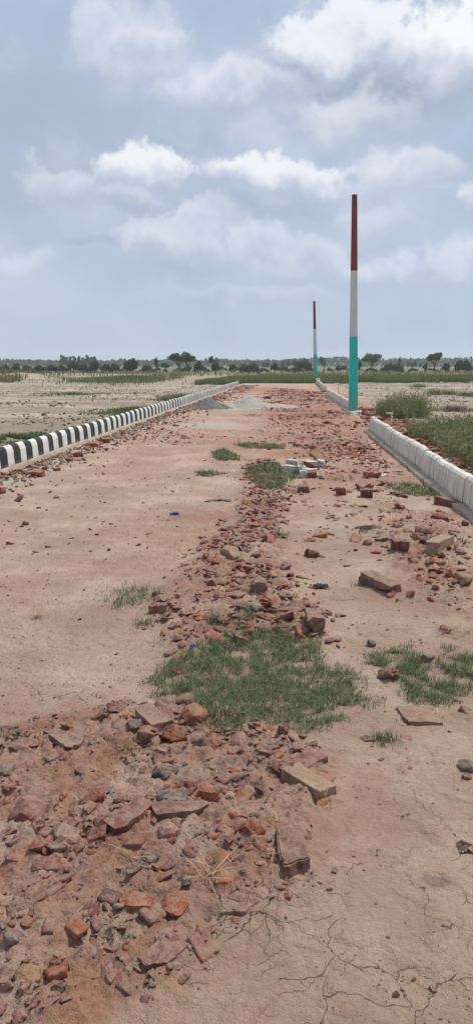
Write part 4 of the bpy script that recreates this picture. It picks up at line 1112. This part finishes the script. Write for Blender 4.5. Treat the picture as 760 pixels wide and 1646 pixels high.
def tree(px, basey, topy, wpx, kind, mat, lab, Y=None, grp='trees beyond the fields'):
    g = gp(px, max(basey, 590)) if Y is None else None
    if Y is None: Y = min(g.y, 150)
    X = (px - 380) / F * Y / cp * 1.0
    d = ray(px, topy); t = Y / d.y; X = d.x * t; top = H + d.z * t; z0 = zat(X, Y); hgt = max(top - z0, .8); W = wpx / F * Y
    rr_ = random.Random(int(px * 7 + basey)); root = empty('tree', (X, Y, z0)); tag(root, lab, 'tree', grp)
    bm = bmesh.new(); cs, rs = [], []
    if kind == 'umbrella':
        fork = hgt * .3; tube(bm, [(0, 0, -.3), (.1, 0, fork)], [.045 * hgt, .03 * hgt], 6)
        nb = 7 if wpx > 20 else 5
        for k in range(nb):
            a = k / nb * 6.283 + rr_.uniform(-.3, .3); ex = math.cos(a) * W * .34 * rr_.uniform(.6, 1.1); ey = math.sin(a) * W * .34; ez = hgt * rr_.uniform(.68, .86)
            tube(bm, [(0.1, 0, fork * .95), (ex * .45, ey * .45, fork + (ez - fork) * .5), (ex, ey, ez)], [.022 * hgt, .014 * hgt, .005 * hgt], 5)
            for j in range(3): cs.append((ex * rr_.uniform(.75, 1.25), ey * rr_.uniform(.75, 1.25), ez + rr_.uniform(-.08, .1) * hgt)); rs.append(W * rr_.uniform(.12, .20))
        flat, n, sz = .65, 1300, .13
    elif kind == 'column':
        tube(bm, [(0, 0, -.3), (0, 0, hgt * .85)], [.03 * hgt, .008 * hgt], 6)
        for k in range(9): cs.append((rr_.uniform(-.2, .2) * W, rr_.uniform(-.2, .2) * W, hgt * (.42 + .56 * k / 9))); rs.append(W * rr_.uniform(.25, .45) * (1 - .4 * (k / 9) ** 2))
        flat, n, sz = 1, 420, .14
    elif kind == 'mound':
        tube(bm, [(0, 0, -.3), (0, 0, hgt * .4)], [.06 * hgt, .03 * hgt], 6)
        for k in range(16):
            a = rr_.uniform(-1, 1); cs.append((a * W * .42, rr_.uniform(-.3, .3) * W * .6, hgt * (.12 + .64 * (1 - a * a) * rr_.uniform(.5, 1)))); rs.append(hgt * rr_.uniform(.2, .34))
        flat, n, sz = 1, 1400, .12
    elif kind == 'sparse':
        tube(bm, [(0, 0, -.3), (.05, 0, hgt * .5), (0, 0, hgt * .92)], [.03 * hgt, .02 * hgt, .006 * hgt], 6)
        for k in range(8):
            a = rr_.uniform(0, 6.28); r_ = W * .36; ez = hgt * rr_.uniform(.5, .92); ex, ey = math.cos(a) * r_, math.sin(a) * r_
            tube(bm, [(0, 0, ez * .62), (ex, ey, ez)], [.012 * hgt, .004 * hgt], 4); cs.append((ex, ey, ez)); rs.append(W * rr_.uniform(.13, .24))
        flat, n, sz = .9, 420, .12
    else:   # round
        tube(bm, [(0, 0, -.3), (.05, 0, hgt * .45)], [.05 * hgt, .03 * hgt], 6)
        for k in range(6):
            a = k * 1.05; tube(bm, [(0.05, 0, hgt * .38), (math.cos(a) * W * .25, math.sin(a) * W * .25, hgt * .7)], [.02 * hgt, .006 * hgt], 4)
        for k in range(20):
            a = rr_.uniform(0, 6.28); r_ = W * .36 * math.sqrt(rr_.random()); q = 1 - (r_ / (W * .5)) ** 2
            cs.append((math.cos(a) * r_, math.sin(a) * r_, hgt * (.2 + .65 * q * rr_.uniform(.25, 1)))); rs.append(min(W, hgt) * rr_.uniform(.11, .22))
        flat, n, sz = 1, 1700, .13
    n = int(n * max(.5, min(2.2, (W * hgt) / 6))) ; sz *= max(1, Y / 140)
    v, q = leafcloud(cs, rs, n, sz, flat); v[:, 2] = np.maximum(v[:, 2], .03)
    link('trunk', bm_mesh('trunk', bm), BARK, root); link('crown', np_mesh('crown', v, [q]), mat, root)
D, O_, P_ = LEAF
T = [(8,599,586,22,'mound',D,'dark low bush tree at the far left edge of the skyline'), (26,599,582,18,'round',O_,'second small rounded tree from the left edge'), (44,599,585,20,'mound',D,'dark mounded bush right of the second rounded tree'),
 (62,599,584,20,'round',D,'rounded dark tree under the left end of the pale poplars'), (84,599,586,22,'mound',D,'low dark bush below the pale poplars'), (100,599,585,16,'round',O_,'olive rounded tree below the right end of the poplars'),
 (118,599,577,18,'round',D,'dark pointed tree right of the pale poplars'), (134,599,583,20,'mound',D,'dark mound right of the pointed tree'), (152,599,578,22,'round',O_,'broad olive tree between two dark mounds'), (170,599,584,20,'mound',D,'dark mound left of the lone round tree'),
 (186,599,580,16,'round',O_,'small olive tree left of the lone round tree'), (211,599,573,26,'round',D,'round dark green tree standing apart left of centre'), (236,598,586,16,'mound',O_,'low bush right of the round dark tree'),
 (252,596,574,10,'column',D,'narrow tall dark tree left of the umbrella acacia'), (266,598,584,17,'umbrella',O_,'small flat topped tree left of the umbrella acacia'), (287,599,567,34,'umbrella',O_,'large umbrella shaped acacia'), (302,599,571,22,'umbrella',D,'leaning acacia touching the large umbrella shaped one'),
 (319,599,579,16,'round',D,'dark round tree right of the two acacias'), (346,600,570,19,'sparse',O_,'upright leafy tree with visible trunk above the far kerb end'), (346,600,578,14,'round',D,'dense lower growth at the foot of the upright tree'), (373,599,583,15,'round',O_,'small round tree right of the upright tree'),
 (392,600,584,16,'mound',D,'left half of the dark bush over the road end'), (407,600,580,24,'mound',D,'right half of the dark bush over the road end'), (441,598,582,16,'round',D,'small dark tree midway to the far pole'), (458,598,588,16,'mound',O_,'low shrub left of the pointed bush tree'),
 (488,599,576,30,'mound',D,'wide pointed dark bush tree left of the far pole'), (521,597,574,16,'sparse',O_,'thin see through tree right of the far pole'), (543,594,584,8,'round',D,'tiny dark tree between the poles'), (577,592,578,8,'column',D,'small dark tree peeking right of the near pole'),
 (597,593,567,32,'umbrella',P_,'pale open umbrella tree right of the near pole'), (631,594,582,38,'mound',D,'long dark flat mound of bushes right of the pale umbrella tree'), (642,588,573,9,'column',P_,'tall thin tree with a bare trunk above the flat mound'),
 (684,594,582,12,'round',D,'small dark tree left of the tall right tree'), (698,595,567,26,'umbrella',D,'tall dense tree near the right edge'), (717,594,581,14,'round',D,'dark small tree right of the tall dense one'), (738,595,577,18,'round',D,'dark tree with flat top near the right edge'), (751,595,577,18,'round',D,'dark tree at the right edge of the skyline')]
for (px, by, ty, w, kd, mt, lab) in T: tree(px, by, ty, w, kd, mt, lab)
for k in range(34):
    px = -30 + k * 24 + random.uniform(-8, 8)
    tree(px, 600, random.uniform(587, 591.5), random.uniform(18, 34), 'mound', (D, O_, D)[k % 3], 'low dark scrub bush in the hedge line below the skyline trees', Y=random.uniform(150, 185), grp='low scrub bushes of the hedge line')
# mid-far hazy trees: poplars in rows
pop = [(55 + k * 0 + x, 571 + (k % 3), 7) for k, x in enumerate((46 - 1, 52, 58, 65, 72, 79, 86, 93, 97))]
for k, (x, ty, w) in enumerate(pop):
    tree(x if x > 100 else x + 0, 592, ty + (2 if k % 2 else 0), 8, 'column', P_, 'pale hazy poplar number %d from the left in the row' % (k + 1) if False else 'pale hazy poplar in the tall row at the left skyline', Y=300, grp='row of pale poplars on the left skyline')
for (px, ty) in ((655, 581), (661, 583), (667, 580), (675, 583), (646, 584), (455, 580), (463, 578), (472, 577), (430, 581), (424, 583)):
    tree(px, 590, ty, 7, 'column', O_, 'small hazy tree in the distant rows' , Y=280, grp='small hazy trees in the distant rows')
# far woods as one mass
n = 26000; a = rng.uniform(-.75, .75, n); dd = rng.uniform(380, 560, n); X = np.tan(a) * dd; prof = 2.2 + 3.4 * fbm(X * .018, X * 0 + 3, 4, 44) ** 1.2 + 2.2 * (fbm(X * .09, X * 0 + 8, 3, 45) - .4)
Zc = prof * rng.uniform(0, 1, n) ** .8; cc = np.stack([X, dd, Zc], 1)
u = rng.normal(0, 1, (n, 3)); u /= np.linalg.norm(u, axis=1, keepdims=True); w_ = np.cross(u, rng.normal(0, 1, (n, 3))); w_ /= np.linalg.norm(w_, axis=1, keepdims=True); s_ = rng.uniform(.5, 1.3, n)[:, None]
v = np.stack([cc - u * s_, cc + w_ * s_ * .6, cc + u * s_, cc - w_ * s_ * .6], 1).reshape(-1, 3)
tag(link('distant_woods', np_mesh('distant_woods', v, [np.arange(len(v)).reshape(-1, 4)]), LEAF[1]), 'hazy wood line along the whole horizon', 'woods', kind='stuff')
# posts
PC = simple('post_concrete', (.55, .54, .5), (.42, .4, .37), 5, .9)
for (px, by, ty, wpx, lab) in ((671, 602, 585, 1.6, 'pale concrete post left of the tall right tree'), (686.5, 600, 586, 1.6, 'pale concrete post under the small dark tree on the right'), (729, 599, 588, 1.2, 'thin pale post at the foot of the right edge trees')):
    g = gp(px, by); d = ray(px, ty); t = g.y / d.y; h = H + d.z * t; w = wpx / F * g.y; bm = bmesh.new(); bmesh.ops.create_cube(bm, size=1)
    for v in bm.verts: v.co = Vector((v.co.x * w * (1 if v.co.z < 0 else .8), v.co.y * w * (1 if v.co.z < 0 else .8), (v.co.z + .5) * (h + .2)))
    bmesh.ops.bevel(bm, geom=bm.edges[:], offset=w * .12, segments=1, affect='EDGES')
    tag(link('concrete_post', bm_mesh('concrete_post', bm), PC, None, (g.x, g.y, zat(g.x, g.y) - .2)), lab, 'post', 'pale posts in the far fields')
# pylons
STEEL = simple('galvanised_steel', (.3, .31, .32))
for (px, ty, lab) in ((740, 569, 'faint power pylon near the right edge of the skyline'), (714, 575, 'fainter power pylon right of the tall dense tree'), (553, 577, 'faint power pylon between the two poles')):
    Y_ = 900; d = ray(px, ty); t = Y_ / d.y; X_ = d.x * t; h = H + d.z * t; bm = bmesh.new(); r = .09
    for (sx, sy) in ((-1, -1), (1, -1), (1, 1), (-1, 1)): tube(bm, [(sx * h * .09, sy * h * .09, -1), (sx * h * .02, sy * h * .02, h)], r, 4)
    for k in range(7):
        z0, z1 = h * k / 7, h * (k + 1) / 7; w0 = h * (.09 - .07 * k / 7); w1 = h * (.09 - .07 * (k + 1) / 7)
        tube(bm, [(-w0, -w0, z0), (w1, -w1, z1)], r * .6, 4); tube(bm, [(w0, -w0, z0), (-w1, -w1, z1)], r * .6, 4)
    for zf in (.72, .84, .96): tube(bm, [(-h * .16, 0, h * zf), (h * .16, 0, h * zf)], r, 4)
    tag(link('power_pylon', bm_mesh('power_pylon', bm), STEEL, None, (X_, Y_, 0)), lab, 'pylon', 'far power pylons')

# ------------------------------------------------------------------ sky and light
SUN_EL, SUN_AZ = R(62), R(60)      # azimuth clockwise from +Y (straight ahead): sun high to the right
w = bpy.data.worlds.new('World'); scene.world = w; w.use_nodes = True; nt = w.node_tree; nt.nodes.clear()
class WT(NT):
    def __init__(s, t): s.t = t; s.N = t.nodes; s.L = t.links
W_ = WT(nt)
out = W_.n('ShaderNodeOutputWorld'); bg = W_.n('ShaderNodeBackground')
nt.links.new(bg.outputs[0], out.inputs[0]); bg.inputs[1].default_value = .1
sky = W_.n('ShaderNodeTexSky', sky_type='NISHITA', sun_disc=False, sun_elevation=SUN_EL, sun_rotation=SUN_AZ, air_density=1.0, dust_density=2.0)
tc = W_.n('ShaderNodeTexCoord').outputs['Generated']; sx = W_.n('ShaderNodeSeparateXYZ', ins={0: tc})
az = W_.math('ARCTAN2', sx.outputs[0], sx.outputs[1]); el = W_.math('ARCSINE', sx.outputs[2])
uv = W_.n('ShaderNodeCombineXYZ', ins={0: az, 1: el, 2: 0.}).outputs[0]
nz = W_.n('ShaderNodeTexNoise', ins={'Vector': uv, 'Scale': 12., 'Detail': 8., 'Roughness': .57}); nz2 = W_.n('ShaderNodeTexNoise', ins={'Vector': uv, 'Scale': 5., 'Detail': 5., 'Roughness': .55})
wv = W_.n('ShaderNodeVectorMath', op='SUBTRACT', ins={0: nz.outputs['Color'], 1: (.5, .5, .5)}).outputs[0]
wp = W_.n('ShaderNodeVectorMath', op='MULTIPLY_ADD', ins={0: wv, 1: (.11, .09, 0), 2: uv}).outputs[0]
big = W_.n('ShaderNodeTexNoise', ins={'Vector': W_.n('ShaderNodeVectorMath', op='MULTIPLY', ins={0: uv, 1: (1, 1.8, 1)}).outputs[0], 'Scale': 3.1, 'Detail': 6., 'Roughness': .5}).outputs['Fac']
def S10(c): return tuple(v * 10 for v in c)
# overcast veil: greyer blue low down, mixed over the clear sky
fineN = W_.n('ShaderNodeTexNoise', ins={'Vector': uv, 'Scale': 26., 'Detail': 7., 'Roughness': .62}).outputs['Fac']
big2 = W_.n('ShaderNodeTexNoise', ins={'Vector': W_.n('ShaderNodeVectorMath', op='MULTIPLY', ins={0: wp, 1: (1, 1.9, 1)}).outputs[0], 'Scale': 7.5, 'Detail': 6., 'Roughness': .55}).outputs['Fac']
lay = W_.math('ADD', W_.math('MULTIPLY', big, .6), W_.math('MULTIPLY', big2, .4))
hor = W_.ramp(el, .02, .30)
veil = W_.mix(hor, S10((.37, .44, .55)), S10((.35, .415, .53)))
veil = W_.mix(W_.math('MULTIPLY', W_.ramp(lay, .46, .64), W_.math('ADD', .25, W_.math('MULTIPLY', hor, .75))), veil, S10((.53, .57, .66)))
veil = W_.mix(W_.math('MULTIPLY', W_.ramp(lay, .46, .34), .5), veil, S10((.29, .34, .445)))
c = W_.mix(.93, sky.outputs[0], veil)
fine = W_.math('MULTIPLY', W_.math('SUBTRACT', nz.outputs['Fac'], .5), 1.0)
edge = W_.math('MULTIPLY', W_.math('SUBTRACT', fineN, .5), 1.5)
w2 = W_.n('ShaderNodeVectorMath', op='SUBTRACT', ins={0: nz2.outputs['Color'], 1: (.5, .5, .5)}).outputs[0]
wq = W_.n('ShaderNodeVectorMath', op='MULTIPLY_ADD', ins={0: w2, 1: (.09, .06, 0), 2: wp}).outputs[0]
def ang(px, py):
    d = ray(px, py).normalized(); return math.atan2(d.x, d.y), math.asin(d.z)
def local(px, py, rx, ry, src):
    a, e = ang(px, py); a2, _ = ang(px + rx, py); _, e2 = ang(px, py - ry)
    q = W_.n('ShaderNodeVectorMath', op='SUBTRACT', ins={0: src, 1: (a, e, 0)}).outputs[0]
    q = W_.n('ShaderNodeVectorMath', op='MULTIPLY', ins={0: q, 1: (1 / abs(a2 - a), 1 / abs(e2 - e), 0)}).outputs[0]
    l = W_.n('ShaderNodeVectorMath', op='LENGTH', ins={0: q}).outputs['Value']
    return l, W_.n('ShaderNodeSeparateXYZ', ins={0: q}).outputs[1]
def cloud(c, px, py, rx, ry, alpha, bright=(.62, .645, .69), dark=(.37, .42, .52), soft=.45):
    l, v = local(px, py, rx, ry, wq)
    m = W_.ramp(W_.math('ADD', l, edge), 1.12, 1.12 - soft)
    up = W_.math('ADD', v, W_.math('ADD', W_.math('MULTIPLY', fine, 2.2), edge))
    colr = W_.mix(W_.ramp(up, -.7, .6), S10(dark), S10(bright))
    return W_.mix(W_.math('MULTIPLY', W_.math('MULTIPLY', m, W_.ramp(v, -1.05, -.1)), alpha), c, colr)
def shade(c, px, py, rx, ry, alpha, col=(.26, .305, .395)):
    l, v = local(px, py, rx, ry, wp)
    return W_.mix(W_.ramp(l, 1.25, .1, 0, alpha), c, S10(col))
c = shade(c, 600, 130, 230, 95, .75); c = shade(c, 50, 230, 190, 210, .35); c = shade(c, 300, 215, 170, 60, .3); c = shade(c, 180, 392, 85, 16, .4); c = shade(c, 440, 330, 130, 28, .4); c = shade(c, 230, 325, 90, 25, .35); c = shade(c, 280, 440, 90, 20, .3)
for a_ in ((205, 85, 95, 95, .38), (150, 60, 45, 75, .3), (235, 62, 62, 34, .5), (375, 148, 110, 38, .55), (565, 195, 80, 55, .5), (520, 180, 60, 30, .35), (650, 290, 80, 46, .62), (285, 395, 85, 52, .5), (250, 400, 40, 30, .35), (425, 392, 60, 32, .5), (510, 430, 90, 42, .42), (595, 432, 55, 24, .4),
           (720, 440, 75, 36, .5), (756, 335, 28, 20, .6), (95, 298, 60, 28, .4), (30, 415, 70, 22, .3), (400, 480, 150, 16, .2), (210, 320, 60, 18, .4), (480, 40, 40, 20, .35), (335, 355, 60, 22, .3), (600, 355, 80, 20, .25)):
    c = cloud(c, a_[0], a_[1], a_[2] * 1.18, a_[3] * 1.22, min(1, a_[4] * 1.12), soft=.55)
for a_ in ((222, 272, 92, 54, 1.), (396, 282, 84, 52, 1.), (485, 290, 82, 44, .92), (565, 62, 150, 84, .97), (500, 88, 76, 44, .7)): c = cloud(c, *a_, bright=(.68, .70, .735), soft=.36)
c = cloud(c, 738, 78, 128, 100, 1.0, bright=(.72, .735, .76), dark=(.44, .48, .57), soft=.4)
nt.links.new(c, bg.inputs[0])

sl = bpy.data.lights.new('sun', 'SUN'); sl.energy = 3.2; sl.angle = R(9); sl.color = (1, .955, .89)
so = bpy.data.objects.new('sun', sl); COL.objects.link(so)
sd = Vector((math.sin(SUN_AZ) * math.cos(SUN_EL), math.cos(SUN_AZ) * math.cos(SUN_EL), math.sin(SUN_EL)))
so.rotation_euler = (-sd).to_track_quat('-Z', 'Y').to_euler(); so.location = (0, 0, 20)

# haze
bm = bmesh.new(); bmesh.ops.create_cube(bm, size=1)
for v in bm.verts: v.co = Vector((v.co.x * 3060, v.co.y * 3060, -4 if v.co.z < 0 else 22))
hz = link('haze', bm_mesh('haze', bm)); hm = bpy.data.materials.new('haze'); hm.use_nodes = True; hm.node_tree.nodes.clear()
ho = hm.node_tree.nodes.new('ShaderNodeOutputMaterial'); hv = hm.node_tree.nodes.new('ShaderNodeVolumePrincipled'); hm.node_tree.links.new(hv.outputs[0], ho.inputs['Volume'])
hv.inputs['Density'].default_value = .0005; hv.inputs['Color'].default_value = (.86, .93, 1, 1); hv.inputs['Anisotropy'].default_value = .2
hz.data.materials.append(hm); tag(hz, 'pale haze in the air over the fields', 'haze', kind='stuff')

vs = scene.view_settings; vs.view_transform = 'Standard'; vs.look = 'None'; vs.exposure = .38; vs.gamma = 1; vs.use_curve_mapping = False
scene.cycles.max_bounces = 5; scene.cycles.volume_bounces = 1; scene.cycles.transparent_max_bounces = 6
scene.cycles.use_adaptive_sampling = True; scene.cycles.adaptive_threshold = .02
w.cycles.sampling_method = 'MANUAL'; w.cycles.sample_map_resolution = 512
